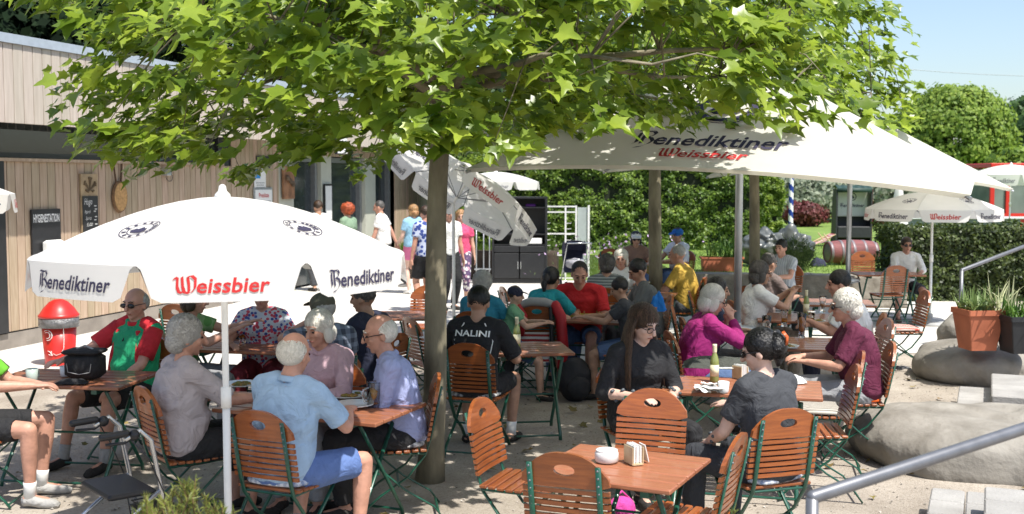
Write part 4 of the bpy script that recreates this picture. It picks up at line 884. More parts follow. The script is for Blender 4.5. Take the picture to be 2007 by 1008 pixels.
# ================================================================ round parasols
def parasol(label, base, R0=1.0, top=2.10, rimz=1.76, val=.165, phase=0, M=None, texts=None, crest=True, pole_z0=0, canvas=None, polem=None, polebase=True, txt_m=None, inner=(), n=8, group='round beer parasols', pole_r=.021):
    """phase: direction (deg, 0=away, 90=right) of the middle of panel 0; M tilts the canopy about its top"""
    t = thing('parasol', label, 'parasol', base, 0, group); canvas = canvas or M_white; ink, rink = txt_m or (M_ink, M_red_ink)
    h = top - .04 - rimz; T = V((0, 0, top - .04))
    tf = (lambda p: M @ (p - T) + T) if M is not None else (lambda p: p)
    def P(i, s, r, off=0):       # panel i, s in -.5...5, r 0..1
        a0 = R(phase + (i - .5) * 360 / n); a1 = R(phase + (i + .5) * 360 / n)
        z = T.z - h * (r ** 1.75); q0 = V((math.sin(a0) * R0 * r, math.cos(a0) * R0 * r, z)); q1 = V((math.sin(a1) * R0 * r, math.cos(a1) * R0 * r, z))
        p = q0.lerp(q1, s + .5); p.z -= .035 * (1 - 4 * s * s) * math.sin(min(1, r) * math.pi * .8)
        am = (a0 + a1) / 2; sl2 = 1.75 * h / R0 * max(r, .05) ** .75
        nrm = V((math.sin(am) * sl2, math.cos(am) * sl2, 1)).normalized()
        return tf(p + nrm * off)
    side = 2 * R0 * math.sin(math.pi / n)
    def Q(i, s, d, off=0):       # valance, d metres below the rim
        a0 = R(phase + (i - .5) * 360 / n); a1 = R(phase + (i + .5) * 360 / n); am = (a0 + a1) / 2
        q0 = V((math.sin(a0) * R0, math.cos(a0) * R0, rimz)); q1 = V((math.sin(a1) * R0, math.cos(a1) * R0, rimz)); o = V((math.sin(am), math.cos(am), 0))
        p = q0.lerp(q1, s + .5) + o * (off + .030 * (1 - 4 * s * s) + .10 * d); p.z -= d + .035 * 0
        return tf(p)
    mb = MB(); mr = 8; ms = 6
    for i in range(n):
        vs = [P(i, j / ms - .5, max(.02, k / mr)) for k in range(mr + 1) for j in range(ms + 1)]
        # make the rim follow the valance bulge
        vs[-(ms + 1):] = [Q(i, j / ms - .5, 0) for j in range(ms + 1)]
        mb.add(vs, [(k * (ms + 1) + j, k * (ms + 1) + j + 1, (k + 1) * (ms + 1) + j + 1, (k + 1) * (ms + 1) + j) for k in range(mr) for j in range(ms)])
    c = mb.build('canopy', canvas, t, True)
    for i in range(n):
        mb = MB(); ns = 16; vs = []
        for j in range(ns + 1):
            s = j / ns - .5; a = abs(s) * 2
            ins = s * .985; cut = 1 if a < .74 else math.sqrt(max(0, 1 - ((a - .74) / .26) ** 2)) * .9 + .10
            for q in range(4): vs.append(Q(i, ins * (1 - .05 * q / 3), val * cut * q / 3))
        mb.add(vs, [(j * 4 + q, j * 4 + q + 1, (j + 1) * 4 + q + 1, (j + 1) * 4 + q) for j in range(ns) for q in range(3)])
        mb.build('valance', canvas, c, True)
    for i, tx in (texts or {}).items():
        ge = brand(tx); wd = side * (.66 if tx == 'B' else .56); ht = val * .58
        put_text('lettering', ge, wd, lambda x, y, k, i=i: Q(i, -x / side, val * .74 - y, .004 + .00004 * (k % 50)), ink if tx == 'B' else rink, c, ht)
    for i in inner: put_text('show_through_lettering', brand('B'), side * .62, lambda x, y, k, i=i: Q(i, -x / side, val * .80 - y, -.006), M_ink_f, c, val * .5)  # grey copy inside, painted for outer print showing through the lit canvas
    if crest:
        for i in range(n):
            if crest != 'all' and i not in crest: continue
            mb = MB()
            def C(x, y, off=.004): return P(i, -x / (side * .62), .60 + y / R0 * -1, off)
            for r0, r1, off in ((.072, .093, .004),):
                for k in range(24):
                    if k % 2 and 2 < k < 22: continue
                    a, b = 2 * math.pi * k / 24, 2 * math.pi * (k + .72) / 24
                    mb.add([C(r0 * math.cos(a), r0 * math.sin(a)), C(r1 * math.cos(a), r1 * math.sin(a)), C(r1 * math.cos(b), r1 * math.sin(b)), C(r0 * math.cos(b), r0 * math.sin(b))], [(0, 1, 2, 3)])
            for r0 in (.100, .064):
                for k in range(24):
                    a, b = 2 * math.pi * k / 24, 2 * math.pi * (k + 1) / 24
                    mb.add([C(r0 * math.cos(a), r0 * math.sin(a)), C((r0 + .005) * math.cos(a), (r0 + .005) * math.sin(a)), C((r0 + .005) * math.cos(b), (r0 + .005) * math.sin(b)), C(r0 * math.cos(b), r0 * math.sin(b))], [(0, 1, 2, 3)])
            mt = [(-.05, -.02), (-.03, .005), (-.015, 0), (.0, .03), (.02, .01), (.03, .018), (.05, -.02), (.03, -.045), (-.03, -.045)]
            mb.add([C(x, y) for x, y in mt], [tuple(range(len(mt)))])
            mb.build('crest', ink, c)
    mb = MB()
    for i in range(n):
        a = R(phase + (i - .5) * 360 / n)
        f = lambda r, dz: tf(V((math.sin(a) * R0 * r, math.cos(a) * R0 * r, T.z - h * r ** 1.75 + dz)))
        mb.tube([f(.03, -.02), f(.3, -.02), f(.6, -.02), f(.85, -.02), f(.98, -.015)], .006, 5)
        mb.tube([f(.55, -.03), tf(V((0, 0, T.z - .42)))], .005, 5)
    mb.build('ribs', M_steel, t)
    mb = MB(); mb.lathe([(.045, -.01), (.04, .012), (.022, .03), (.018, .055), (.006, .065)], c=(0, 0, 0)); vs = [tf(V(v) + T) for v in mb.v]; mb.v = [tuple(v) for v in vs]; mb.build('finial', M_whitep, t, True)
    if pole_z0 is not None:
        pm = polem or M_pole
        mb = MB()
        if M is None: mb.tube([(0, 0, pole_z0), (0, 0, T.z)], pole_r * .85, 12)
        else: kk_ = tf(T - V((0, 0, .5))); mb.tube([tf(T), kk_], pole_r * .85, 12); mb.tube([kk_, (kk_.x, kk_.y, 0)], pole_r, 12)
        mb.build('pole', pm, t, True)
        if M is None:
            mb = MB(); mb.tube([(0, 0, pole_z0 + .03), (0, 0, 1.0)], pole_r, 12); mb.tube([(0, 0, .93), (0, 0, 1.04)], pole_r * 1.35, 12); mb.build('lower_pole', pm, t, True)
    if polebase:
        mb = MB(); q = V((0, 0, 0)) if M is None else tf(T - V((0, 0, .5))); mb.lathe([(.30, 0), (.30, .03), (.26, .05), (.05, .06), (.04, .16)], c=(q.x, q.y, .0), n=24); mb.build('foot', mat('concrete_foot', (.33, .33, .32), .9, .15), t, True)
    return t
b = atY(440, 600, 5.95)
parasol('large white beer parasol in the front left seen from slightly above', (b.x, b.y, 0), .985, 2.10, 1.765, .165, phase=166, texts={0: 'W', 1: 'B', 7: 'B', 2: 'W', 3: 'B', 4: 'W', 5: 'B', 6: 'W'}, crest=(1, 7, 3, 5))
b = at(1822, 636, 0)
parasol('small white parasol standing before the low hedge on the right', (b.x, b.y, 0), .98, 2.02, 1.72, .17, phase=190, texts={0: 'W', 7: 'B', 1: 'B', 2: 'W', 6: 'W'}, crest=(1, 7))
b = atY(-192, 600, 10)
parasol('white parasol cut off by the left edge of the picture', (b.x, b.y, 0), 1.0, 2.30, 2.02, .17, phase=158, texts={7: 'B', 0: 'W', 1: 'B', 6: 'W'}, crest=(1, 7))
b = atY(1978, 450, 31)
parasol('faded white parasol beside the red kiosk', (b.x, b.y, .48), 1.1, 2.12, 1.80, .30, phase=168, texts={0: 'B', 7: 'B', 1: 'B'}, crest=(0, 7), txt_m=(M_ink_f, M_ink_f))
b = atY(972, 450, 25)
parasol('plain white parasol farther off between the tilted one and the big umbrella', (b.x, b.y, 0), 1.0, 2.36, 2.1, .18, phase=178, texts={0: 'B'}, crest=None, txt_m=(M_ink_f, M_ink_f))
# tilted parasol
e1 = V((.53, 0, .85)); al = .24; nn = (e1 * math.cos(al) + V((0, 1, 0)) * math.sin(al)).normalized(); xx = V((.85, 0, -.53)); yy = nn.cross(xx)
TM = Matrix((xx, yy, nn)).transposed()
ct = atY(906, 372, 14.6)
parasol('tilted white parasol showing its grey underside behind the plane trunk', (ct.x + e1.x * .28, ct.y, 0), 1.1, ct.z + .28, ct.z, .22, phase=163, M=TM, texts={0: 'W', 1: 'B', 7: 'B', 3: 'B', 4: 'B', 5: 'B'}, crest=(3, 5), inner=(3, 4, 5, 6, 2))
# closed parasol on the lawn
b = atY(1760, 450, 33)
t = thing('closed_parasol', 'folded white parasol standing on the lawn beside the beach chair', 'parasol', (b.x, b.y, .48), 0)
mb = MB(); mb.lathe([(.30, .20), (.31, .24), (.24, .5), (.13, .62), (.20, .75), (.12, 1.3), (.03, 1.62)], n=16); mb.v = [(x * (1 + .15 * math.sin(6 * math.atan2(y, x))), y * (1 + .15 * math.sin(6 * math.atan2(y, x))), z) for x, y, z in mb.v]; mb.build('canopy', M_white, t, True)
mb = MB(); mb.tube([(0, 0, 0), (0, 0, 1.75)], .025, 8); mb.build('pole', M_pole, t)

# ================================================================ big square umbrellas
def bsag(g_, f): return 4 * g_ * (1 - g_) * (.26 * f * (1 - f) - .12 * f * f)
def big_umbrella(label, A, B, Cc, D, apex, pole, ring, text=None):
    t = thing('square_umbrella', label, 'umbrella', (pole.x, pole.y, 0), 0, 'big square cream umbrellas'); o = V((pole.x, pole.y, 0))
    cs = [A - o, B - o, Cc - o, D - o]; ap = apex - o; cen = V((0, 0, sum(c.z for c in cs) / 4)); mats_ = M_cream
    mb = MB()
    for i in range(4):
        a, b = cs[i], cs[(i + 1) % 4]; n = 14; vs = []; idx = {}
        nr = (b - a).cross(ap - a).normalized(); nr = nr if nr.z > 0 else -nr
        for r in range(n + 1):
            for j in range(r + 1):
                f = r / n; g_ = j / r if r else 0; e = a.lerp(b, g_); p = ap.lerp(e, f)
                p = p - nr * bsag(g_, f)
                idx[(r, j)] = len(vs); vs.append(p)
        fs = []
        for r in range(n):
            for j in range(r + 1):
                fs.append((idx[(r, j)], idx[(r + 1, j)], idx[(r + 1, j + 1)]))
                if j < r: fs.append((idx[(r, j)], idx[(r + 1, j + 1)], idx[(r, j + 1)]))
        mb.add(vs, fs)
        # hem turned down
        vs = []
        for j in range(n + 1):
            p = vs_last(a, b, ap, nr, j / n); inn = (cen - p); inn.z = 0; inn.normalize()
            vs += [p, p + V((0, 0, -.03)) + inn * .06]
        mb.add(vs, [(2 * j, 2 * j + 1, 2 * j + 3, 2 * j + 2) for j in range(n)])
    can = mb.build('canopy', M_cream, t, True)
    if text:
        a, b = cs[0], cs[1]; ex = (b - a).normalized(); M0 = (a + b) / 2; ey = (ap - M0); ey = (ey - ex * ey.dot(ex)).normalized(); nr = ex.cross(ey).normalized(); nr = nr if nr.z > 0 else -nr
        W = (b - a).length; Hh = (ap - M0).dot(ey)
        def mp(x, y, k, y0):
            X_, Y_ = x - .02, y + y0; f = 1 - Y_ / Hh; g_ = .5 + X_ / (W * max(f, .1)) - (ap - M0).dot(ex) * (Y_ / Hh) / (W * max(f, .1))
            sag = bsag(g_, f)
            return M0 + ex * X_ + ey * Y_ - nr * (sag - .012 - .00004 * (k % 60))
        put_text('lettering', brand('B'), 1.30, lambda x, y, k: mp(x, y, k, .47), M_ink, can, .34)
        put_text('lettering', brand('W'), .74, lambda x, y, k: mp(x, y, k, .21), M_red_ink, can, .24)
        mb = MB()
        for r0, r1 in ((.20, .28), (.30, .315)):
            for k in range(36):
                u0, u1 = 2 * math.pi * k / 36, 2 * math.pi * (k + 1) / 36
                mb.add([mp(r * math.cos(u), r * math.sin(u), 0, 1.28) for r, u in ((r0, u0), (r1, u0), (r1, u1), (r0, u1))], [(0, 1, 2, 3)])
        mt = [(-.15, -.06), (-.09, .02), (-.04, 0), (.0, .10), (.06, .03), (.10, .05), (.15, -.06), (.09, -.13), (-.09, -.13)]
        mb.add([mp(x, y, 0, 1.28) for x, y in mt], [tuple(range(len(mt)))]); mb.build('crest', M_ink, can)
    for i in range(4):
        a, b = cs[i], cs[(i + 1) % 4]; nr = (b - a).cross(ap - a).normalized(); nr = nr if nr.z > 0 else -nr
        mb = MB(); mb.tube([ap - V((0, 0, .05)), ap.lerp(cs[i], .5) - V((0, 0, .05)), cs[i] - V((0, 0, .03))], .016, 6)
        q = ap.lerp(cs[i], .5) - V((0, 0, .06)); mb.tube([q, V((0, 0, cen.z + .15))], .014, 6); mb.build('rib', M_alu, t)
    mb = MB(); mb.tube([(0, 0, .02), (0, 0, ap.z)], .037, 16); mb.build('pole', M_alu, t, True)
    mb = MB(); mb.lathe([(.06, -.06), (.17, -.03), (.18, .0), (.17, .02), (.04, .025), (.04, .06)], c=(0, 0, ring), n=24); mb.build('ring_table', M_alu, t, True)
    mb = MB(); mb.lathe([(.35, 0), (.35, .05), (.06, .08), (.05, .35)], n=24); mb.build('foot', M_alu, t, True)
    return t
def vs_last(a, b, ap, nr, g_):
    return a.lerp(b, g_) - nr * bsag(g_, 1)
A = atY(912, 331, 9.7); B = atY(1903, 382, 8.2)
big_umbrella('huge cream umbrella with large printed lettering in the middle', A, B, V((4.77, 11.88, 2.22)), V((1.09, 13.38, 2.26)), V((2.18, 10.79, 3.34)), V((2.18, 10.79, 0)), .71, True)
pc = atY(1665, 400, 16.7); Bc = atY(1987, 371, 15.6); c2 = V((pc.x, pc.y, 2.1)); d = Bc - c2; d.z = 0; e = V((-d.y, d.x, 0))
big_umbrella('second cream umbrella behind the huge lettered one', c2 - e + V((0, 0, .1)), V((Bc.x, Bc.y, Bc.z)), c2 + e + V((0, 0, .1)), c2 - d + V((0, 0, .1)), V((pc.x, pc.y, 3.24)), pc, .66)

# ================================================================ empty chairs
chair_px(940, 782, 112, 'empty orange wooden folding chair standing open left of the nearest table')
chair_px(1105, 889, 20, 'empty wooden folding chair nearest the camera, back with oval hole towards us')
chair_px(1280, 764, 200, 'empty wooden folding chair on the far side of the nearest table, facing us')
chair_px(1450, 852, 296, 'empty wooden folding chair seen edge on right of the nearest table')
chair_px(1679, 716, 276, 'empty wooden folding chair seen side on in front of the large boulder')
chair_px(1690, 690, 282, 'empty wooden folding chair with a striped cushion just behind the side on one')
p = at(1690, 690, .9); cushion(p.x - .28, p.y + .05, 282, 'beige striped cushion on the empty chair at the right', M_stripec)
chair_px(1741, 625, 270, 'empty wooden folding chair directly behind the woman in maroon')
chair_px(1815, 570, 272, 'empty wooden folding chair standing alone left of the long boulder')
p = at(1815, 570, .9); cushion(p.x - .28, p.y, 272, 'red striped cushion on the lone chair', M_rstripe)
chair_px(1757, 521, 356, 'empty wooden folding chair with its back to us before the man in sunglasses')
chair_px(1690, 493, 188, 'empty orange wooden folding chair turned to us in front of the barrel')
chair_px(1318, 600, 98, 'empty wooden folding chair side on between the long haired woman and magenta woman')
chair_px(1352, 572, 96, 'empty wooden folding chair behind the one beside the magenta woman')
chair_px(1380, 545, 100, 'empty wooden folding chair left of the umbrella pole')
chair_px(802, 622, 60, 'empty wooden folding chair left of the trunk by the far left table')
chair_px(840, 560, 186, 'empty wooden folding chair behind the plane trunk at the far left table')
chair_px(985, 563, 75, 'empty wooden folding chair behind the small child')
chair_px(965, 590, 70, 'empty wooden folding chair next to the black jersey cyclist head')
chair_px(342, 597, 20, 'empty wooden folding chair under the left side of the front parasol')
chair_px(1195, 488, 10, 'empty wooden folding chair before the white ball lamp')
chair_px(1262, 496, 5, 'empty wooden folding chair before the woman in the pale cap')
jc = chair_px(1052, 596, 4, 'wooden folding chair draped with a red and black jacket')
# ================================================================ tables
def tab(px, py, rz, L_, W_, label, **k):
    p = at(px, py, .74); table(p.x, p.y, rz, L_, W_, label, **k); return p
T1 = tab(1218, 912, -26, .72, .68, 'square slatted table nearest the camera with an ashtray', np_=5)
TA1 = tab(140, 740, -8, 1.05, .66, 'slatted table at the left edge with a black bag on it')
TA2 = tab(628, 795, -22, 1.15, .68, 'slatted table in front of the man in the light blue polo with plates')
TB = tab(505, 677, -12, 1.1, .7, 'slatted table behind the front parasol pole')
TBG = tab(800, 617, 2, .8, .7, 'small slatted table left of the trunk with nobody at it')
TC1 = tab(1030, 682, 8, .72, .66, 'small slatted table with a green bottle beside the black jersey cyclist')
TK = tab(1160, 622, -20, 1.1, .75, 'dark slatted table with a board game between the teal woman and the red man')
TF = tab(1235, 576, -15, 1.1, .7, 'far slatted table with glasses and plates behind the man in the grey T-shirt')
TD2 = tab(1455, 757, -14, 1.05, .66, 'slatted table with a bottle and napkins before the woman with the bun')
TD3 = tab(1558, 672, -12, .95, .75, 'slatted table with beer glasses in front of the woman in maroon')
TD4 = tab(1575, 622, -10, .95, .7, 'slatted table between the woman in white and the man in white')
TD5 = tab(1640, 592, -10, .8, .7, 'empty slatted table left of the stone wall behind the man in white')
TR = tab(1738, 536, -2, 1.0, .6, 'slatted table of the man in sunglasses')
TFF = tab(1285, 512, -2, 1.1, .7, 'farthest slatted table before the tall hedge')
# ================================================================ things on the tables
M_gb = glass('green_bottle_glass', (.72, .85, .35)); M_clear = glass('clear_glass', (.96, .97, .97)); M_beer = mat('amber_beer', (.55, .24, .01), .1, .1, spec=.8); M_wb = mat('wheat_beer', (.42, .13, .01), .15, .1, spec=.8)
M_foam = mat('foam', (.75, .72, .62), .8, .05); M_cer = mat('ceramic', (.72, .73, .72), .25, .03, coat=.4); M_paper = mat('paper', (.78, .77, .74), .8, .04); M_label = mat('bottle_label', (.70, .66, .45), .7, .2, 40)
def bottle(px, py, label):
    p = at(px, py, .744); t = thing('bottle', label, 'bottle', p, 0, 'bottles on the tables')
    mb = MB(); mb.lathe([(.028, 0), (.031, .006), (.031, .14), (.026, .165), (.014, .20), (.0125, .245), (.0145, .25), (.0145, .258)], n=16); mb.build('glass', mat('bottle_glass', (.33, .38, .12), .06, .1, spec=.9, trans=.3), t, True)
    mb = MB(); mb.lathe([(.0318, .04), (.0318, .12)], n=16); mb.build('label', M_label, t, True)
    mb = MB(); mb.lathe([(.0140, .20), (.0150, .21), (.0155, .25), (.0155, .262)], n=12); mb.build('foil', M_label, t, True); return t
bottle(1400, 748, 'green glass bottle standing on the table before the woman with the bun')
bottle(1013, 683, 'green bottle on the small table beside the black jersey cyclist')
bottle(1545, 615, 'green bottle beside the parasol stand of the woman in white')
bottle(1580, 618, 'clear bottle between the beer glasses and the man in white')
def tallglass(px, py, label, m=None, full=.6, h=.22):
    p = at(px, py, .744); t = thing('beer_glass', label, 'glass', p, 0, 'beer glasses on the tables')
    mb = MB(); mb.lathe([(.03, 0), (.032, .01), (.026, .02), (.028, .08), (.038, .15), (.041, h), (.038, h), (.035, .15), (.025, .08), (.02, .03)], n=18); mb.build('glass', M_clear, t, True)
    mb = MB(); mb.lathe([(.02, .032), (.0245, .08), (.030, .03 + (h - .03) * full)], n=16); mb.build('beer', m or M_wb, t, True); return t
tallglass(1502, 668, 'half full wheat beer glass nearer the magenta woman', full=.5)
tallglass(1571, 662, 'tall wheat beer glass in front of the woman in maroon', full=.75)
tallglass(1537, 640, 'small empty glass behind the tall wheat beer glasses', full=.1, h=.16)
tallglass(1205, 572, 'beer glass on the far table left of the plate', full=.6)
def mug(px, py, label, full=.55):
    p = at(px, py, .744); t = thing('beer_mug', label, 'glass', p, rnd.random(), 'beer mugs')
    mb = MB(); n = 20; mb.lathe([(.040, 0), (.044, .01), (.044, .15), (.041, .155), (.038, .15), (.038, .02)], n=n)
    mb.build('glass', M_clear, t, True)
    mb = MB(); mb.lathe([(.036, .022), (.0365, .02 + .125 * full)], n=16); mb.build('beer', M_beer, t, True)
    mb = MB(); mb.tube([(-.044, 0, .12), (-.075, 0, .115), (-.082, 0, .075), (-.07, 0, .04), (-.044, 0, .035)], .008, 8, rnd_end=True); mb.build('handle', M_clear, t, True); return t
tallglass(1612, 612, 'half empty glass on the table before the hunched man in white', full=.4, h=.17)
tallglass(1590, 640, 'small clear glass between the two women beside the tall wheat beer', full=.2, h=.13)
tallglass(1252, 566, 'tall amber glass on the far table right of the plate', m=M_beer, full=.7)
tallglass(1268, 576, 'short glass on the far table nearest the plane trunk', full=.3, h=.14)
tallglass(475, 672, 'small glass beside the black bag on the table behind the parasol pole', full=.2, h=.12)
tallglass(1300, 508, 'small glass on the farthest table before the man in the blue cap', m=M_beer, full=.5, h=.16)
mug(733, 797, 'half full glass beer mug in front of the man in the blue shirt')
mug(163, 697 + 33, 'empty glass beer mug beside the black bag', full=.05)
mug(548, 663, 'glass mug on the table of the woman in the floral blouse', full=.2)
def plate(px, py, label, r=.13, food=True):
    p = at(px, py, .744); t = thing('plate', label, 'plate', p, 0, 'plates on the tables')
    mb = MB(); mb.lathe([(.05, 0), (.06, .004), (r, .018), (r + .002, .022), (r - .006, .022), (.07, .010), (0, .009)], n=28); mb.build('dish', M_cer, t, True)
    if food:
        mb = MB()
        for i in range(16): mb.ell((rnd.uniform(-.06, .06), rnd.uniform(-.06, .06), .018), (.02, .016, .010), nu=7, nv=5, nz=.6, nf=40)
        mb.build('food', mat('salad', (.08, .13, .02), .6, .5, 30, isl=.4, col2=(.30, .16, .04)), t)
plate(682, 779, 'white plate with salad leaves nearer the woman in pink')
plate(694, 797, 'white plate nearest the beer mug', food=False)
plate(472, 757, 'white plate in front of the woman in mauve', food=True)
plate(1600, 632, 'small white plate between the two tables of beer glasses', r=.09)
plate(1540, 682, 'white plate with leftovers nearest the pot among the beer glasses', r=.11)
plate(1232, 570, 'white plate with food on the far table')
def cup(px, py, label, m=M_cer, r=.038, h=.075):
    p = at(px, py, .744); t = thing('cup', label, 'cup', p, 1.2, 'cups on the tables')
    mb = MB(); mb.lathe([(r * .75, 0), (r * .9, .01), (r, h), (r * .92, h), (r * .8, .015)], n=18); mb.build('bowl', m, t, True)
    mb = MB(); mb.tube([(r, 0, h * .8), (r + .024, 0, h * .7), (r + .022, 0, h * .35), (r * .93, 0, h * .25)], .005, 6); mb.build('handle', m, t, True)
cup(63, 748, 'pale green mug held by the cyclist at the left edge', mat('mint_mug', (.42, .50, .46), .3, .04), .042, .09)
cup(1418, 770, 'small white cup beside the crumpled napkins')
cup(560, 655, 'white cup on the table of the woman in the floral blouse')
cup(128, 738, 'small white cup half hidden beside the black bag')
def ashtray(px, py, label, r=.055, h=.06):
    p = at(px, py, .744); t = thing('ashtray', label, 'ashtray', p, 0, 'white ceramic ashtrays')
    mb = MB(); mb.lathe([(r * .85, 0), (r, .008), (r, h * .8), (r * .9, h), (r * .8, h), (r * .82, h * .6)], n=28); mb.build('bowl', M_cer, t, True)
    mb = MB(); mb.lathe([(r * .9, h * .96), (r * .92, h * 1.12), (r * .80, h * 1.14), (r * .5, h * .9), (0, h * .88)], n=28); mb.build('lid', M_cer, t, True)
ashtray(1189, 905, 'white ceramic ashtray on the nearest table', .060, .055)
ashtray(1527, 667, 'white round pot among the beer glasses', .05, .05)
def napkins(px, py, label, rz):
    p = at(px, py, .744); t = thing('napkin_holder', label, 'napkin holder', p, R(rz), 'napkin holders')
    wd = mat('pale_wood', (.55, .42, .25), .6, .2, 8, bump=.2)
    for s in (-1, 1):
        mb = MB(); mb.box((s * .028, 0, .045), (.006, .10, .09), bev=.002); mb.build('side', wd, t)
    mb = MB(); mb.box((0, 0, .005), (.05, .10, .008)); mb.build('base', wd, t)
    mb = MB()
    for i in range(7): mb.box((-.018 + .006 * i, .004 * math.sin(i * 2), .052 + .004 * (i % 2)), (.004, .088, .085))
    mb.build('napkins', M_paper, t)
    mb = MB(); mb.box((0, 0, 0), (.004, .065, .09), M=Matrix.Rotation(R(-14), 3, 'Y')); o = mb.build('card', M_paper, t); o.location = (.062, .01, .048)
napkins(1242, 908, 'wooden napkin holder with a small white card beside the ashtray', 20)
napkins(1450, 742, 'napkin holder in front of the woman with the bun', 30)
p = at(1388, 768, .744)
mb = MB()
for i in range(5):
    M_ = Matrix.Rotation(i * .7, 3, 'Z') @ Matrix.Rotation(R(5 + 5 * (i % 3)), 3, 'X'); n_ = 6; vs = [M_ @ V((x / n_ * .16 - .08, y / n_ * .11 - .055, .012 * math.sin(x * 1.7 + i) * math.cos(y * 1.3))) + V((.05 * math.sin(i * 2.1), .05 * math.cos(i * 1.3), .012 + i * .009)) for y in range(n_ + 1) for x in range(n_ + 1)]
    mb.add(vs, [(y * (n_ + 1) + x, y * (n_ + 1) + x + 1, (y + 1) * (n_ + 1) + x + 1, (y + 1) * (n_ + 1) + x) for y in range(n_) for x in range(n_)])
o = mb.build('crumpled_napkins', M_paper, smooth=True, loc=p); tag(o, 'crumpled white paper napkins beside the bottle on the small table', 'napkins')
p = at(1560, 758, .76)
def drape(name, label, cat, p, w_, d_, h_, m, rz=0, seed=1):
    n_ = 14; mb = MB(); vs = []
    for y in range(n_ + 1):
        for x in range(n_ + 1):
            u, v = x / n_ * 2 - 1, y / n_ * 2 - 1; r = max(abs(u), abs(v)); z = h_ * (1 - r ** 2.5) + .35 * h_ * noise.noise(V((u * 2.2, v * 2.2, seed))); vs.append((u * w_ / 2, v * d_ / 2, max(.003, z)))
    mb.add(vs, [(y * (n_ + 1) + x, y * (n_ + 1) + x + 1, (y + 1) * (n_ + 1) + x + 1, (y + 1) * (n_ + 1) + x) for y in range(n_) for x in range(n_)])
    mb.add([vs[0], vs[n_], vs[-1], vs[-1 - n_]], [(3, 2, 1, 0)])
    o = mb.build(name, m, smooth=True, loc=p); o.rotation_euler = (0, 0, rz); return tag(o, label, cat)
drape('cloth_napkin', 'white cloth bundle on the table edge right of the woman with the bun', 'cloth', at(1545, 748, .744), .16, .24, .06, CW, .4)
drape('dark_jacket', 'dark olive jacket lying on the small table left of the napkin holder', 'jacket', at(1415, 722, .744) + V((0, .1, 0)), .55, .32, .07, cloth('olive_dark', (.055, .06, .05)), -.2, 5)
drape('phone', 'white phone lying on the dark jacket', 'phone', at(1425, 722, .81), .13, .06, .008, M_whitep, -.1, 9)
drape('shoulder_bag', 'black bag lying on the table before the woman in the floral blouse', 'bag', at(492, 662, .744), .40, .18, .08, CB, .2, 7)
drape('sports_gloves', 'black cycling gloves lying beside the handlebar bag', 'gloves', at(140, 752, .744), .22, .10, .035, CB, .1, 8)
# handlebar bag
p = at(168, 742, .744); t = thing('handlebar_bag', 'black zipped handlebar bag with a grey emblem on the left table', 'bag', p, R(-6))
mb = MB(); mb.box((0, 0, .095), (.25, .18, .18), bev=.03); mb.build('pouch', CB, t, True)
mb = MB(); mb.box((0, -.005, .195), (.265, .20, .03), bev=.014); mb.build('lid', CB, t, True)
mb = MB(); mb.tube([(-.09, -.096, .12), (-.08, -.098, .06), (.0, -.098, .045), (.08, -.098, .06), (.09, -.096, .12)], .003, 5); mb.tube([(-.06, 0, .21), (0, 0, .235), (.06, 0, .21)], .007, 6); mb.build('piping', M_grey_t, t)
# food on game table
p = at(1155, 618, .744); t = thing('board_game', 'yellow board game with small pieces on the dark table', 'board game', p, R(-20))
mb = MB(); mb.box((0, 0, .006), (.5, .38, .012)); mb.build('board', mat('game_board', (.45, .38, .02), .6, .4, 20), t)
mb = MB()
for i in range(14): mb.lathe([(.012, 0), (.006, .018), (.009, .03), (0, .035)], c=(rnd.uniform(-.2, .2), rnd.uniform(-.15, .15), .012), n=8)
mb.build('pieces', mat('game_piece', (.35, .2, .08), .5, .5, 9), t)
# ================================================================ jacket on a chair, backpack
jp = jc.location; t = thing('jacket', 'red and black outdoor jacket hanging over a chair back beside a striped shirt', 'jacket', jp, rot(4))
M_jr = mat('jacket_red', (.42, .012, .02), .55, .15, 8, bump=.3); M_jb = mat('jacket_black', (.015, .015, .018), .6, .15); M_jg = mat('jacket_grey', (.30, .30, .30), .6, .1)
def sheet3(mb, f, nx, ny, mi=0): mb.add([f(x / nx, y / ny) for y in range(ny + 1) for x in range(nx + 1)], [(y * (nx + 1) + x, y * (nx + 1) + x + 1, (y + 1) * (nx + 1) + x + 1, (y + 1) * (nx + 1) + x) for y in range(ny) for x in range(nx)], mi)
mb = MB(); mb.tube([(-.19, -.28, .88), (-.06, -.295, .925), (.08, -.295, .92), (.21, -.28, .88)], [.035, .045, .045, .035], 12, rnd_end=True); mb.build('collar', M_jg, t, True)
for q, (x0, mm, nm) in enumerate(((.20, M_jr, 'sleeve'), (-.19, M_jr, 'sleeve'))):
    mb = MB(); mb.tube([(x0 - .02, -.29, .89), (x0 + .04, -.32, .78), (x0 + .05 * (1 if q == 0 else .3), -.34, .60), (x0 + .07 * (1 if q == 0 else -.2), -.33, .42 if q == 0 else .62), (x0 + .05 * (1 if q == 0 else -.2), -.31, .27 if q == 0 else .5)], [.055, .06, .055, .05, .045], 12, rnd_end=True); mb.v = [tuple(V(v) + V((noise.noise(V(v) * 14) * .02, noise.noise(V(v) * 12 + V((3, 0, 0))) * .02, 0))) for v in mb.v]; mb.build(nm, mm, t, True)
mb = MB(); mb.tube([(.14, -.33, .86), (.15, -.36, .65), (.16, -.355, .45), (.16, -.33, .34)], [.03, .035, .035, .025], 10, flat=(1, .6), rnd_end=True); mb.build('side_panel', M_jb, t, True)
mb = MB(); sheet3(mb, lambda u, v: V((-.17 + .30 * u + .01 * noise.noise(V((u * 3, v * 5, 0))), -.325 - .02 * math.sin(u * 9) * v, .62 - .30 * v)), 16, 10); o = mb.build('striped_shirt', pattern('red_stripe_shirt', 'stripe', (.62, .60, .58), (.35, .03, .03), 20), t, True)
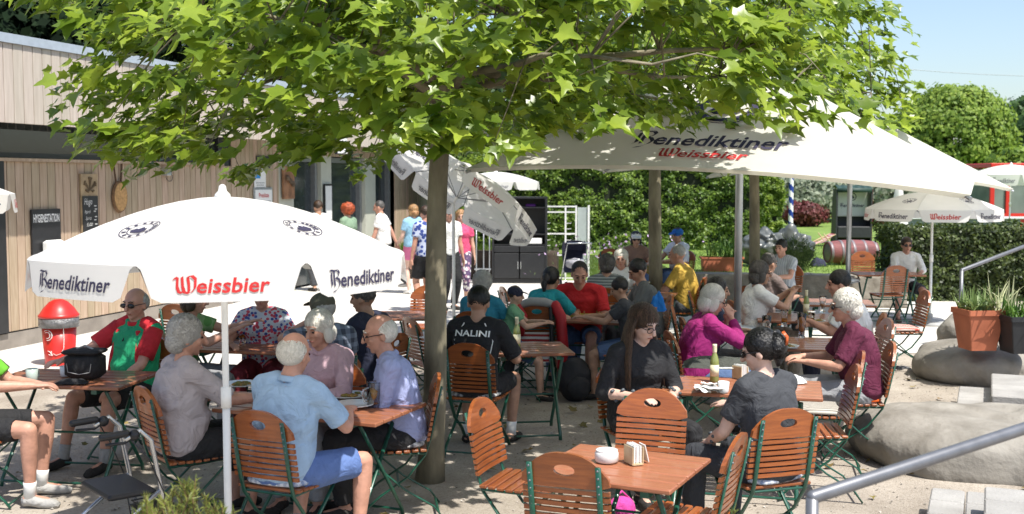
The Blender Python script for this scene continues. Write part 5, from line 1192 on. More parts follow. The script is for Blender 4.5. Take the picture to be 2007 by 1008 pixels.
p = at(1128, 785, 0); t = thing('backpack', 'black backpack standing on the gravel behind the jacket chair', 'backpack', p, .3)
mb = MB(); mb.ell((0, 0, .20), (.17, .12, .22), nu=20, nv=14, nz=.12, nf=9); mb.ell((0, -.09, .14), (.12, .06, .12), nu=14, nv=10, nz=.1); mb.build('sack', mat('backpack_cloth', (.018, .018, .022), .7, .2, bump=.4), t, True)
mb = MB(); mb.tube([(-.08, .1, .36), (-.1, .16, .2), (-.08, .12, .05)], .015, 6); mb.tube([(.08, .1, .36), (.1, .16, .2), (.08, .12, .05)], .015, 6); mb.tube([(-.03, .02, .40), (0, .02, .46), (.03, .02, .40)], .008, 6); mb.build('strap', M_black, t, True)
drape('blue_cloth', 'bright blue cloth hung beside the man in the grey T-shirt', 'cloth', at(1290, 610, .80), .16, .14, .18, cloth('brightblue', (.01, .18, .6)), 0, 3)
t = thing('pink_bag', 'bright pink bag on the ground under the nearest table', 'bag', (at(1225, 1004, .1).x, at(1225, 1004, .1).y + .2, 0), .2); t.scale = (.8, .8, .8)
mb = MB(); mb.ell((0, 0, .09), (.12, .09, .09), nu=16, nv=10, nz=.15); mb.build('sack', cloth('pinkbag', (.62, .06, .32)), t, True)
mb = MB(); mb.tube([(-.06, 0, .16), (0, 0, .22), (.06, 0, .16)], .01, 6); mb.build('handle', cloth('pinkbag', (.62, .06, .32)), t, True)
# ================================================================ rollator
p = at(262, 1004, .25); t = thing('rollator', 'folded silver walking frame with black handles beside the mauve jumper woman', 'rollator', (p.x, 5.9, 0), R(-50))
M_chr = mat('silver_tube', (.55, .56, .57), .25, .05, metal=.8)
for s in (-1, 1):
    mb = MB(); x = .22 * s; mb.tube([(x, .02, .80), (x, .10, .84), (x, .16, .78), (x, .22, .45), (x, .27, .14)], .013, 10); mb.tube([(x, .20, .50), (x, -.08, .30), (x, -.24, .12)], .012, 10); mb.build('side_frame', M_chr, t, True)
    mb = MB(); mb.tube([(x, -.10, .83), (x, .03, .835)], .019, 10, rnd_end=True); mb.tube([(x, -.08, .79), (x, .02, .785), (x, .06, .81)], .008, 6); mb.ell((x, .07, .82), (.03, .03, .03)); mb.build('handle', M_black, t, True)
    for q, y in enumerate((.27, -.26)):
        mb = MB(); mb.lathe([(.07, -.016), (.10, -.014), (.10, .014), (.07, .016)], c=(x + .03 * s, y, .10), n=22, M=Matrix.Rotation(R(90), 3, 'Y')); mb.build('wheel', M_black, t, True)
    mb = MB(); mb.tube([(x, .05, .80), (x * 1.3, .12, .70), (x * 1.3, .2, .5), (x, .22, .2)], .004, 5); mb.build('brake_cable', M_black, t)
mb = MB(); mb.box((0, .06, .50), (.42, .26, .03), bev=.012); mb.build('seat', M_black, t)
mb = MB(); mb.box((0, .28, .34), (.36, .2, .004))
for i in range(7): mb.tube([(-.17 + .057 * i, .36, .2), (-.17 + .057 * i, .36, .36)], .003, 4)
for z in (.2, .28, .36): mb.tube([(-.18, .36, z), (.18, .36, z), (.18, .2, z), (-.18, .2, z), (-.18, .36, z)], .004, 4)
mb.build('basket', M_black, t)
# ================================================================ red bin
p = at(118, 715, 0); t = thing('rubbish_bin', 'red plastic bin with a domed lid and white looping emblem against the hut', 'bin', (p.x, p.y, 0), 0); t.scale = (.86, .86, .80)
M_binr = mat('bin_red', (.50, .02, .015), .35, .12, 3, coat=.2)
mb = MB(); mb.lathe([(.185, .0), (.19, .02), (.225, .60)], n=28); mb.build('barrel', M_binr, t, True)
mb = MB(); mb.lathe([(.225, .60), (.255, .62), (.26, .68), (.235, .70)], n=28); mb.v = [tuple(V(v) * (1 + .0) + V((0, 0, .02 * noise.noise(V(v) * 22)))) for v in mb.v]; mb.lathe([(.262, .56), (.258, .70)], n=28); mb.build('bin_bag', mat('bin_bag', (.12, .12, .125), .25, .4, 18, bump=1, spec=.9), t, True)
mb = MB(); mb.lathe([(.262, .70), (.265, .735), (.245, .75), (.20, .83), (.12, .92), (.06, .955), (.0, .96)], n=28); mb.build('lid', M_binr, t, True)
mb = MB()
def bs(u, z, o=.004):
    r = .19 + .035 * z / .6 + o; a = -R(90) + u / r; return V((math.cos(a) * r, math.sin(a) * r, z))
def curve(pts, w): mb.tube([bs(*q) for q in pts], w, 6, flat=(1, .35), rnd_end=True)
curve([(.14, .55), (.14, .38), (.13, .26), (.09, .19), (.03, .17), (.0, .19)], .010)
for r_ in (.075, .045): curve([(-.08 + r_ * math.cos(a * .55), .46 + r_ * math.sin(a * .55)) for a in range(-3, 5)], .011)
curve([(-.02, .17), (-.05, .22), (-.08, .23)], .008); curve([(-.02, .17), (-.07, .18)], .008); curve([(-.02, .17), (-.03, .23)], .008)
mb.build('emblem', M_txtw, t)
# ================================================================ service corner
p = at(1018, 556, 0); t = thing('black_cabinet', 'tall black resin cabinet with open shelves above two closed doors', 'cabinet', (p.x, p.y, 0), R(-3))
s = p.y / F; W_, H_ = 108 * s, 1.56 + .0; H_ = CH + (YH - 386) * s
M_cab = mat('cabinet_black', (.018, .019, .021), .4, .15)
mb = MB(); mb.box((-W_ / 2 + .02, .25, H_ / 2), (.04, .5, H_)); mb.box((W_ / 2 - .02, .25, H_ / 2), (.04, .5, H_)); mb.box((0, .49, H_ / 2), (W_ - .08, .02, H_)); mb.box((0, .24, H_ - .02), (W_ - .082, .48, .036)); mb.box((0, .24, .05), (W_ - .082, .46, .1)); mb.build('carcass', M_cab, t)
for z in (.80, 1.02, H_ - .22): mb = MB(); mb.box((0, .24, z), (W_ - .084, .46, .025)); mb.build('shelf', M_cab, t)
for s_ in (-1, 1):
    mb = MB(); mb.box((s_ * W_ * .235, -.012, .37), (W_ * .455, .024, .52), bev=.008); d = mb.build('door', M_cab, t)
    mb = MB(); mb.box((s_ * .03, -.035, .38), (.02, .02, .16), bev=.006); mb.build('handle', M_chr, d)
    mb = MB(); mb.box((s_ * W_ * .235, -.012, .71), (W_ * .455, .024, .13), bev=.008); mb.build('drawer', M_cab, t)
mb = MB(); mb.box((W_ * .18, .15, .88), (W_ * .45, .25, .12), bev=.01); mb.build('white_tray', M_whitep, t)
mb = MB(); mb.box((W_ * .2, .2, H_ - .18), (.22, .2, .06), bev=.02); mb.build('purple_box', mat('purple', (.12, .02, .2), .5, .1), t)
p = at(1110, 548, 0); s = p.y / F; H_ = CH + (YH - 403) * s; W_ = 86 * s
t = thing('white_rack', 'white metal lattice rack with small hooks standing beside the black cabinet', 'rack', (p.x, p.y, 0), R(-6))
mb = MB()
for x in (-W_ / 2, -.02, W_ * .22, W_ / 2): mb.box((x, 0, H_ / 2), (.035, .03, H_))
for z in (.03, H_ * .33, H_ * .62, H_ - .14, H_ - .02): mb.box((-W_ * .13, 0, z), (W_ * .70, .026, .03))
for x in (-W_ / 2, W_ / 2):
    mb.box((x, .35, H_ / 2), (.03, .03, H_)); mb.box((x, .175, H_ - .02), (.026, .32, .03)); mb.box((x, .175, .03), (.026, .32, .03))
mb.build('frame', M_whitep, t)
mb = MB()
for x in (-W_ / 2 + .02, 0):
    for k in range(9): mb.tube([(x, -.01, .25 + .12 * k), (x + .09, -.02, .25 + .12 * k), (x + .10, -.02, .27 + .12 * k)], .006, 5)
mb.build('hooks', M_whitep, t)
mb = MB(); mb.box((W_ * .36, .02, H_ / 2), (W_ * .22, .01, H_ - .08)); mb.build('side_glass', mat('frosted', (.6, .66, .64), .3, .05, trans=.4), t)
# small red candle / extinguisher next to rack
p = at(1143, 530, 0.05); t = thing('fire_extinguisher', 'small red fire extinguisher beside the white rack', 'extinguisher', (p.x + .12, p.y + .6, 0), 0)
mb = MB(); mb.lathe([(.07, .0), (.075, .02), (.075, .42), (.05, .48), (.02, .5)], n=16); mb.build('cylinder', M_binr, t, True); mb = MB(); mb.box((0, -.03, .52), (.03, .12, .03)); mb.build('lever', M_black, t)
# stroller
p = at(1132, 560, 0); t = thing('stroller', 'dark blue pushchair with a white blanket parked behind the red shirted man', 'pushchair', (p.x - .1, p.y - 1.0, 0), R(8)); t.scale = (.86, .86, .84)
mb = MB(); n_ = 10
for i in range(n_ + 1): pass
sheet3(mb, lambda u, v: V((-.24 + .48 * u, -.02 + .42 * math.cos(v * 1.7), .82 + .34 * math.sin(v * 1.7) - .06 * (2 * u - 1) ** 2)), 10, 10); sheet3(mb, lambda u, v: V((-.24 + .48 * u, .40 - .25 * v, .95 - .55 * v)), 6, 6)
for s_ in (-1, 1): mb.add([(s_ * .24, .40, .82), (s_ * .24, .36, 1.05), (s_ * .24, .2, 1.14), (s_ * .24, -.05, 1.1), (s_ * .24, .0, .85)], [(0, 1, 2, 3, 4)])
mb.build('hood', mat('stroller_navy', (.018, .02, .05), .75, .3), t, True)
mb = MB(); mb.ell((0, .1, .62), (.21, .25, .12), nu=16, nv=10, nz=.25, nf=12); mb.build('blanket', cloth('blanket', (.3, .3, .33)), t, True)
mb = MB()
for s_ in (-1, 1): mb.tube([(s_ * .27, -.45, 1.12), (s_ * .27, -.2, .85), (s_ * .27, .1, .5), (s_ * .27, .35, .14)], .012, 8); mb.tube([(s_ * .27, .1, .5), (s_ * .27, -.35, .14)], .012, 8)
mb.tube([(-.27, -.45, 1.12), (.27, -.45, 1.12)], .014, 8); mb.tube([(-.24, -.15, .72), (0, -.3, .74), (.24, -.15, .72)], .012, 8); mb.build('frame', M_chr, t, True)
for x in (-.28, .28):
    for y in (.35, -.35): mb = MB(); mb.lathe([(.09, -.02), (.12, -.02), (.12, .02), (.09, .02)], c=(x, y, .12), n=20, M=Matrix.Rotation(R(90), 3, 'Y')); mb.build('wheel', M_black, t, True)
# tripod poles / posts near pink girl, low planter
roughblock('raised_bed', tuple(at(930, 553, 0) + V((0, 1.2, 0))), (3.6, 1.2, .62), R(-4), 'low dark timber raised bed with grass behind the girl in pink', 'planter', mat('bed_timber', (.05, .035, .025), .9, .4, 6, bump=.6), seg=(20, 6, 6), amp=.01)
q = at(930, 553, 0) + V((0, 1.2, .62)); gp = np.column_stack([NP.uniform(-1.7, 1.7, 2500) + q.x, NP.uniform(-.5, .5, 2500) + q.y, np.full(2500, .60)])
o = leafmesh('bed_grass', gp, np.column_stack([NP.normal(size=(2500, 2)), np.full(2500, .4)]), NP.uniform(.10, .22, 2500), BLADE, BLF, MC['grass_blade'], heading=np.tile([0, 0, 1.], (2500, 1)) + NP.normal(size=(2500, 3)) * .3); struct(o, 'stuff')
p = at(948, 556, 0); t = thing('metal_stand', 'thin grey metal stand with two legs between the girl in pink and the cabinet', 'stand', (p.x, p.y, 0), 0)
mb = MB()
for x in (-.15, .0, .12): mb.tube([(x, 0, 0), (x, 0, 1.3)], .013, 8)
mb.tube([(-.15, 0, 1.3), (.12, 0, 1.3)], .013, 8); mb.build('posts', M_alu, t, True)
mb = MB(); mb.box((-.02, 0, .30), (.34, .25, .02)); mb.build('shelf', M_alu, t)
# ball lamp
p = at(1192, 520, 0); t = thing('garden_lamp', 'white round ball lamp on a post before the tall hedge', 'lamp', (p.x, p.y, 0), 0)
mb = MB(); mb.lathe([(.02, 0), (.02, .58)], n=10); mb.lathe([(.10, 0), (.10, .03), (.03, .05)], n=16); mb.build('post', M_whitep, t)
mb = MB(); mb.ell((0, 0, .72), (.17, .17, .16), nu=20, nv=14); mb.build('globe', M_whitep, t, True)
# ================================================================ lawn side things
# barrel
p = atY(1668, 497, 22); t = thing('barrel', 'pale red wooden barrel with grey hoops lying on the lawn behind the wall', 'barrel', (p.x, p.y, .48), R(8))
Mx = Matrix.Rotation(R(90), 3, 'Y'); prof = [(.195 + .05 * math.cos((z / .5) * 1.35), z) for z in [i * .1 - .5 for i in range(11)]]
mb = MB(); mb.lathe([(0, -.48), (.18, -.48), (.18, -.5)] + prof + [(.18, .5), (.18, .48), (0, .48)], c=(0, 0, .245), n=26, M=Mx); mb.build('staves', mat('barrel_red', (.20, .065, .065), .7, .3, 3, bump=.4, stretch=(.6, 10, 10)), t, True)
for z in (-.46, -.25, -.02, .22, .45): mb = MB(); r_ = .200 + .05 * math.cos((z / .5) * 1.35); mb.lathe([(r_ - .004, z - .028), (r_, z - .025), (r_, z + .025), (r_ - .004, z + .028)], c=(0, 0, .245), n=26, M=Mx); mb.build('hoop', mat('hoop', (.22, .19, .20), .5, .2, metal=.3), t, True)
# beach chair
p = atY(1668, 475, 29.5); t = thing('beach_chair', 'dark roofed beach chair with a white printed backrest on the lawn', 'beach chair', (p.x, p.y, .48), R(-6))
M_bc = mat('beach_chair_black', (.022, .024, .026), .6, .2); M_bg = mat('beach_chair_green', (.02, .05, .04), .6, .2)
W_ = .88
for s_ in (-1, 1): mb = MB(); mb.prism([(-.02, 0), (.02, 0), (.02, 1), (-.02, 1)], 0, 1, lambda v, s_=s_: V((s_ * W_ / 2 + v.x, -.35 + v.y * (.75 - .25 * v.z), v.z * 1.42))); mb.build('side', M_bc, t)
mb = MB(); mb.box((W_ / 2 + .035, 0.05, .72), (.03, .55, 1.38), bev=.01); mb.build('red_side_panel', mat('panel_red', (.42, .015, .02), .5, .1), t)
mb = MB(); mb.box((0, .2, .45), (W_ - .04, .06, .86)); mb.box((0, -.12, .30), (W_ - .04, .5, .30), bev=.02); mb.build('seat', M_bc, t)
mb = MB(); sheet3(mb, lambda u, v: V((-W_ / 2 + W_ * u, -.36 + .7 * v, 1.43 + .09 * math.sin(v * 3.0) + .012 * math.sin(u * 34))), 30, 8); mb.box((0, -.36, 1.39), (W_, .02, .11)); mb.build('roof', M_bg, t, True)
mb = MB(); mb.box((0, -.02, 1.03), (W_ - .10, .05, .66), bev=.02); bk = mb.build('backrest', M_white, t)
put_text('lettering', brand('B'), .62, lambda x, y, k: V((x, -.05, .95 + y)), M_ink, bk, .12)
mb = MB()
for k in range(20):
    a, b_ = 2 * math.pi * k / 20, 2 * math.pi * (k + 1) / 20
    mb.add([(r * math.cos(u), -.05, 1.22 + r * math.sin(u)) for r, u in ((.085, a), (.105, a), (.105, b_), (.085, b_))], [(0, 1, 2, 3)])
mb.add([(x, -.05, 1.22 + z) for x, z in [(-.06, -.03), (-.02, .02), (0, .05), (.03, .01), (.06, -.03), (0, -.06)]], [tuple(range(6))]); mb.build('crest', M_ink, bk)
# deck chair leg beside it
t = thing('deck_chair', 'folding deck chair with pink stripes lying beside the beach chair', 'deck chair', tuple(atY(1618, 470, 28)), 0); t.location.z = .48
mb = MB(); mb.tube([(-.25, 0, .05), (.25, 0, .3)], .014, 6); mb.tube([(-.25, .5, .05), (.25, .5, .3)], .014, 6); mb.tube([(.2, 0, 0), (-.05, 0, .32)], .014, 6); mb.tube([(.2, .5, 0), (-.05, .5, .32)], .014, 6); mb.build('frame', mat('pale_wood', (.5, .4, .25)), t)
mb = MB(); sheet3(mb, lambda u, v: V((-.25 + .5 * u, .5 * v, .06 + .25 * u - .06 * math.sin(u * 3.1))), 10, 2); mb.build('sling', pattern('pink_stripe', 'stripex', (.6, .45, .45), (.45, .12, .14), 16), t)
# striped pole
p = atY(1549, 470, 25.8); t = thing('striped_pole', 'blue and white spiral striped pole on the lawn', 'pole', (p.x, p.y, .48), 0)
hp = 2.6; mb = MB(); n = 16; m_ = 90; vs = []
mb.add([(math.cos(2 * math.pi * k / n) * .055, math.sin(2 * math.pi * k / n) * .055, hp * i / m_) for i in range(m_ + 1) for k in range(n)], [])
for i in range(m_):
    for k in range(n): mb.f.append((i * n + k, i * n + (k + 1) % n, (i + 1) * n + (k + 1) % n, (i + 1) * n + k)); mb.m.append(int(((i / 10.0) + k / n * 1.0) % 1 > .5))
mb.build('shaft', [M_whitep, mat('bavarian_blue', (.01, .04, .25), .4, .1)], t, True)
mb = MB(); mb.ell((0, 0, hp + .06), .08); mb.build('knob', M_whitep, t, True)
# tarpaulin covered rock
roughblock('tarp_pile', (atY(1528, 500, 21.5).x, 21.5, .44), (1.15, 1.0, .72), R(10), 'dark crumpled tarpaulin pile on the lawn behind the potted bush', 'tarpaulin', mat('tarp', (.05, .058, .055), .35, .5, 5, bump=1, col2=(.13, .14, .135), spec=.8), (30, 24, 18), .35, 1, 3.2)
# blue thing near barrel
drape('blue_hose_cover', 'small dark blue cover lying on the grass left of the barrel', 'cover', (atY(1604, 512, 21.6).x, 21.6, .48), .3, .25, .16, CN, 0, 12)
for y0, y1, lb in ((50, 150, 'upper thin power cable crossing the blue sky at the right'), (128, 190, 'lower thin power cable crossing the blue sky at the right')):
    a, b_ = atY(1250, y0, 120), atY(2150, y1, 120); mb = MB(); mb.tube([a.lerp(b_, i / 12) - V((0, 0, 6 * (i / 12) * (1 - i / 12))) - a for i in range(13)], .035, 5); o = mb.build('power_cable', mat('cable_grey', (.35, .38, .42), .7), loc=a); tag(o, lb, 'cable')
# ================================================================ red kiosk and counter
p = atY(1950, 455, 38); t = thing('red_kiosk', 'red framed glazed kiosk beyond the low hedge at the right edge', 'kiosk', (p.x - .2, 38, .45), 0)
M_kr = mat('kiosk_red', (.55, .02, .012), .4, .05); kw = 5.0; kh = 2.25
mb = MB(); mb.box((kw / 2, 1.2, kh - .08), (kw, 2.4, .16), bev=.02); mb.build('roof', M_kr, t)
mb = MB()
for x in (.08, .62, 1.4, 2.4, 3.4, kw - .08): mb.box((x, .05, (kh - .16) / 2), (.14, .09, kh - .162)); mb.box((x, 2.35, (kh - .16) / 2), (.14, .09, kh - .162))
mb.box((kw / 2, .03, .28), (kw - .02, .06, .55)); mb.box((.05, 1.2, .28), (.06, 2.3, .55)); mb.build('frame', M_kr, t)
mb = MB(); mb.box((kw / 2, .09, 1.3), (kw - .1, .01, 1.5)); mb.box((.1, 1.2, 1.3), (.01, 2.2, 1.5)); mb.build('pane', mat('kiosk_glass', (.16, .20, .18), .08, .3, 1, spec=.8), t)
mb = MB(); mb.box((1.2, -.06, .42), (1.0, .05, .06)); mb.build('sill', M_whitep, t)
p = atY(1862, 455, 34); t = thing('serving_counter', 'long low grey serving counter with a pale top beyond the low hedge', 'counter', (p.x, 34, .45), R(3))
mb = MB(); mb.box((.2, 0, .26), (3.6, .7, .5), bev=.01); mb.build('body', mat('counter_grey', (.20, .23, .26), .5, .1), t)
mb = MB(); mb.box((.2, 0, .54), (3.8, .9, .05), bev=.01); mb.build('top', mat('counter_top', (.55, .58, .60), .4, .05), t)
mb = MB(); mb.tube([(.3, -.5, 0), (.3, -.5, .62)], .05, 10); mb.build('pipe', M_black, t)
p = atY(1804, 455, 30); t = thing('metal_bucket', 'small metal bucket on the lawn behind the low hedge', 'bucket', (p.x, 30, .45), 0)
mb = MB(); mb.lathe([(.12, 0), (.18, .34), (.19, .36), (.17, .36)], n=18); mb.build('pail', M_alu, t, True); mb = MB(); mb.tube([(-.18, 0, .34), (-.1, 0, .44), (.1, 0, .44), (.18, 0, .34)], .008, 6); mb.build('handle', M_alu, t)
# ================================================================ planters
M_terra = mat('terracotta', (.42, .13, .065), .7, .15, 5, bump=.2); M_potb = mat('pot_black', (.02, .022, .025), .5, .2)
M_spiky = mat('spiky_leaf', (.10, .18, .05), .5, .3, 4, trans=.3, isl=.35, col2=(.24, .33, .12)); M_herb = mat('herb_leaf', (.05, .13, .02), .5, .3, 5, trans=.35, isl=.4, col2=(.12, .24, .04)); M_flower = mat('lilac_flower', (.45, .32, .5), .7, .1, isl=.2); M_yel = mat('yellow_flower', (.7, .5, .05), .7, .1)
def spikes(name, c, n, r, h, par, m=None, rr=None):
    mb = MB()
    for i in range(n):
        a = rnd.uniform(0, 6.283); tl = rnd.uniform(.05, 1.0); L_ = h * rnd.uniform(.6, 1.15); q = V(c) + V((rnd.uniform(-1, 1) * r, rnd.uniform(-1, 1) * (rr or r), 0)); d = V((math.cos(a) * tl, math.sin(a) * tl, 1)).normalized(); sv = V((-math.sin(a), math.cos(a), 0)); pts = []
        for k in range(6):
            f = k / 5; pts.append(q + d * L_ * f + V((d.x, d.y, -.9)) * (f * f * .45 * L_ * tl)); 
        ww = [.009, .011, .010, .008, .005, .001]; vs = []
        for k in range(6): vs += [pts[k] - sv * ww[k], pts[k] + sv * ww[k]]
        mb.add(vs, [(2 * k, 2 * k + 1, 2 * k + 3, 2 * k + 2) for k in range(5)])
    return mb.build(name, m or M_spiky, par)
def squarepot(px, py, w_, h_, rz, label, m, plants, z0=0, foot=.68, dxy=(0, 0), d_=None, group='planters'):
    p = at(px, py, z0); t = thing('planter', label, 'planter', (p.x + dxy[0], p.y + dxy[1], z0), R(rz), group); d_ = d_ or w_
    mb = MB(); vs = []
    for (sc_, z, o) in ((foot, 0, 0), (.93, h_ * .86, 0), (1, h_ * .87, 0), (1, h_, 0), (.92, h_, 0), (.90, h_ * .9, 0)):
        b_ = .05
        for x, y in ((-1, -1 + b_), (-1 + b_, -1), (1 - b_, -1), (1, -1 + b_), (1, 1 - b_), (1 - b_, 1), (-1 + b_, 1), (-1, 1 - b_)): vs.append((x * w_ / 2 * sc_, y * d_ / 2 * sc_, z))
    mb.add(vs, [(i * 8 + k, i * 8 + (k + 1) % 8, i * 8 + 8 + (k + 1) % 8, i * 8 + 8 + k) for i in range(5) for k in range(8)] + [tuple(range(7, -1, -1)), tuple(range(40, 48))]); mb.build('pot', m, t)
    return t
t = squarepot(1915, 684, .40, .42, 6, 'big square terracotta planter of spiky leaves on the long boulder', M_terra, 0, z0=.40)
spikes('spiky_plant', (0, 0, .40), 150, .15, .27, t); o = spikes('trailing_blades', (.17, -.17, .41), 22, .10, .4, t, mat('pale_blade', (.5, .52, .3), .6, .2, trans=.3))
t = squarepot(1998, 690, .40, .38, 4, 'square black planter of green leaves at the right edge', M_potb, 0, z0=.40)
spikes('leafy_plant', (0, 0, .36), 120, .18, .24, t, M_herb)
t = squarepot(1418, 533, .78, .26, -2, 'long terracotta trough with a yellow green plant on the stone wall', M_terra, 0, z0=.48, foot=.9, d_=.3, dxy=(.0, .2))
spikes('leafy_plant', (0, 0, .24), 70, .28, .5, t, M_herb, .1); spikes('leafy_plant', (.3, 0, .24), 30, .1, .25, t, M_spiky, .1)
# potted bush among the tables
p = at(1556, 625, 0); t = thing('potted_bush', 'round feathery bush on a thin stem in a black pot among the tables', 'plant', (p.x, p.y, 0), 0)
mb = MB(); mb.lathe([(.13, 0), (.17, .28), (.18, .30), (.16, .30)], n=18); mb.build('pot', M_potb, t, True)
mb = MB(); mb.tube([(0, 0, .28), (.01, 0, .6), (-.01, 0, .95)], [.014, .012, .01], 8); mb.build('stem', M_bark, t)
q = NP.normal(size=(2600, 3)); q /= np.linalg.norm(q, axis=1)[:, None]; q = q * (NP.uniform(.2, 1, (2600, 1)) ** .4) * np.array([.27, .27, .27]) * (1 + .12 * NP.normal(size=(2600, 1))) + np.array([0, 0, .98])
leafmesh('foliage', q, NP.normal(size=(2600, 3)), NP.uniform(.05, .11, 2600), BLADE, BLF, mat('feather_leaf', (.05, .10, .02), .6, .3, trans=.3, isl=.4, col2=(.10, .17, .04)), t, heading=q - np.array([0, 0, .9]) + NP.normal(size=(2600, 3)) * .2)
# ================================================================ hedges
M_hl = mat('hedge_leaf', (.075, .15, .016), .5, .3, 3, trans=.4, isl=.5, col2=(.19, .29, .035)); M_hl2 = mat('yew_leaf', (.035, .06, .012), .5, .3, 3, trans=.3, isl=.5, col2=(.085, .12, .024)); M_in = mat('hedge_inner_shade', (.012, .018, .006), .95, .3)
def hedge(label, x0, x1, y0, y1, z0, h, n, size, m, rz=0, c=None, amp=.10, seed=0, cat='hedge'):
    t = thing('hedge', label, cat, c or ((x0 + x1) / 2, (y0 + y1) / 2, z0), rz, 'clipped hedges'); Wd, Dp = x1 - x0, y1 - y0
    mb = MB(); mb.box((0, 0, h / 2 - .05), (Wd - .25, Dp - .25, h - .15)); mb.build('twigs', M_in, t)  # solid box, the hedge's inner shade put into its near-black colour
    f = NP.choice(4, n, p=[.60, .22, .09, .09]); u, v = NP.uniform(-.5, .5, n), NP.uniform(0, 1, n); P = np.zeros((n, 3)); Nn = np.zeros((n, 3))
    a = f == 0; P[a] = np.column_stack([u[a] * Wd, np.full(a.sum(), -Dp / 2), v[a] * h]); Nn[a] = [0, -1, .35]
    a = f == 1; P[a] = np.column_stack([u[a] * Wd, (v[a] - .5) * Dp, np.full(a.sum(), h)]); Nn[a] = [0, 0, 1]
    a = f == 2; P[a] = np.column_stack([np.full(a.sum(), -Wd / 2), u[a] * Dp, v[a] * h]); Nn[a] = [-1, 0, .3]
    a = f == 3; P[a] = np.column_stack([np.full(a.sum(), Wd / 2), u[a] * Dp, v[a] * h]); Nn[a] = [1, 0, .3]
    bump = np.array([noise.noise(V((p[0] * 1.6 + seed, p[1] * 1.6, p[2] * 2.2))) + .7 * noise.noise(V((p[0] * 5, p[1] * 5 + seed, p[2] * 6))) for p in P])
    P += Nn * (bump * amp - NP.uniform(0, .10, n))[:, None]
    keep = bump > -.55; P, Nn = P[keep], Nn[keep]
    leafmesh('foliage', P, Nn + NP.normal(size=P.shape) * .55, NP.uniform(.7, 1.3, len(P)) * size, RHO, RHF, m, t); return t
hedge('tall dense clipped hedge running behind the middle tables', -1.9, 6.0, 26.6, 28.2, .02, 3.4, 60000, .08, M_hl, amp=.22)
hedge('brighter columnar hedge end right of the tall hedge', 6.05, 6.5, 26.9, 28.3, .4, 2.8, 9000, .08, mat('bright_hedge', (.13, .22, .02), .5, .3, trans=.4, isl=.4, col2=(.24, .34, .04)), amp=.3)
hedge('low dark clipped yew hedge on the right behind the man in sunglasses', 6.75, 13.5, 19.7, 21.0, 0, 1.34, 26000, .07, M_hl2, amp=.14)
# flower bed plants
t = thing('flower_bush', 'loose bush with lilac flowers before the tall hedge', 'plant', (at(1175, 500, .2).x, 22.6, 0), 0, 'bedding plants')
q = NP.normal(size=(2500, 3)) * [.55, .25, .22] + [0, 0, .45]; leafmesh('foliage', q, NP.normal(size=(2500, 3)) + [0, 0, .6], NP.uniform(.06, .14, 2500), BLADE, BLF, mat('bed_leaf', (.12, .2, .06), .6, .2, trans=.4, isl=.3, col2=(.2, .3, .1)), t)
q = NP.normal(size=(170, 3)) * [.6, .28, .16] + [0, -.05, .72]; leafmesh('flowers', q, NP.normal(size=(170, 3)), .07, RHO, RHF, M_flower, t)
t = thing('flower_bush', 'leafy green bedding plants behind the woman in the pale cap', 'plant', (at(1290, 500, .2).x, 22.4, 0), 0, 'bedding plants')
q = NP.normal(size=(2200, 3)) * [.7, .25, .18] + [0, 0, .35]; leafmesh('foliage', q, NP.normal(size=(2200, 3)) + [0, 0, .6], NP.uniform(.06, .14, 2200), BLADE, BLF, M_herb, t)
# ================================================================ trees
def crown_pts(c, r, n, clumps, cs, flat=1.0, hollow=.35):
    cc = NP.normal(size=(clumps, 3)); cc /= np.linalg.norm(cc, axis=1)[:, None]; cc *= (NP.uniform(hollow, 1, (clumps, 1)) ** .5); cc = cc * np.array(r) + np.array(c)
    k = NP.integers(0, clumps, n); off = NP.normal(size=(n, 3)) * cs * np.array([1, 1, .6]); P = cc[k] + off
    return P, off, cc
def far_tree(label, x, y, z0, h, r, m, n=9000, size=.35, th=None, shape=1.0, group='trees beyond the garden', clumps=160, cs=.16, name='leafy_tree', hollow=.35):
    t = thing(name, label, 'tree', (x, y, z0), 0, group); rz_ = h * .46
    P, off, cc = crown_pts((0, 0, h * .55), (r, r, rz_), n, clumps, r * cs, hollow=hollow); leafmesh('crown', P, off / (r * cs) * .6 + (P - np.array([0, 0, h * .45])) / r * .8 + NP.normal(size=P.shape) * .5, NP.uniform(.7, 1.3, n) * size, RHO, RHF, m, t)
    mb = MB(); mb.tube([(0, 0, 0), (.1, 0, h * .3), (0, .1, h * .6)], [h * .03, h * .022, h * .01], 10)
    for i in range(0, min(10, clumps)): mb.tube([(0, 0, h * .25), tuple(cc[i] * .6 + np.array([0, 0, h * .18])), tuple(cc[i])], [h * .012, h * .008, h * .003], 6)
    mb.build('trunk', M_bark, t, True); return t
Mt1 = mat('far_leaf_bright', (.17, .27, .03), .6, .3, .6, trans=.4, isl=.3, col2=(.26, .37, .05)); Mt2 = mat('far_leaf_dark', (.03, .075, .018), .6, .3, .6, trans=.3, isl=.35, col2=(.07, .14, .03)); Mt3 = mat('dark_evergreen', (.004, .010, .004), .8, .4, 1, trans=.1, isl=.5, col2=(.012, .026, .010), spec=.1)
Mt4 = mat('silver_shrub', (.20, .24, .16), .7, .3, 1, trans=.3, isl=.3, col2=(.36, .40, .30)); Mt5 = mat('copper_shrub', (.10, .02, .02), .6, .3, 1, trans=.3, isl=.3, col2=(.18, .05, .04))
def ft(px, top, base, Y, wpx, m, label, **k):
    p = atY(px, base, Y); q = atY(px, top, Y); return far_tree(label, p.x, Y, .45, q.z - .45, wpx / 2 * Y / F, m, **k)
ft(1862, 172, 460, 62, 205, Mt1, 'rounded bright green tree beyond the red kiosk', n=52000, size=.24, clumps=420, cs=.10, hollow=.75)
ft(2030, 195, 460, 75, 170, Mt2, 'tall dark green tree at the right edge behind the kiosk', n=20000, size=.40, clumps=160)
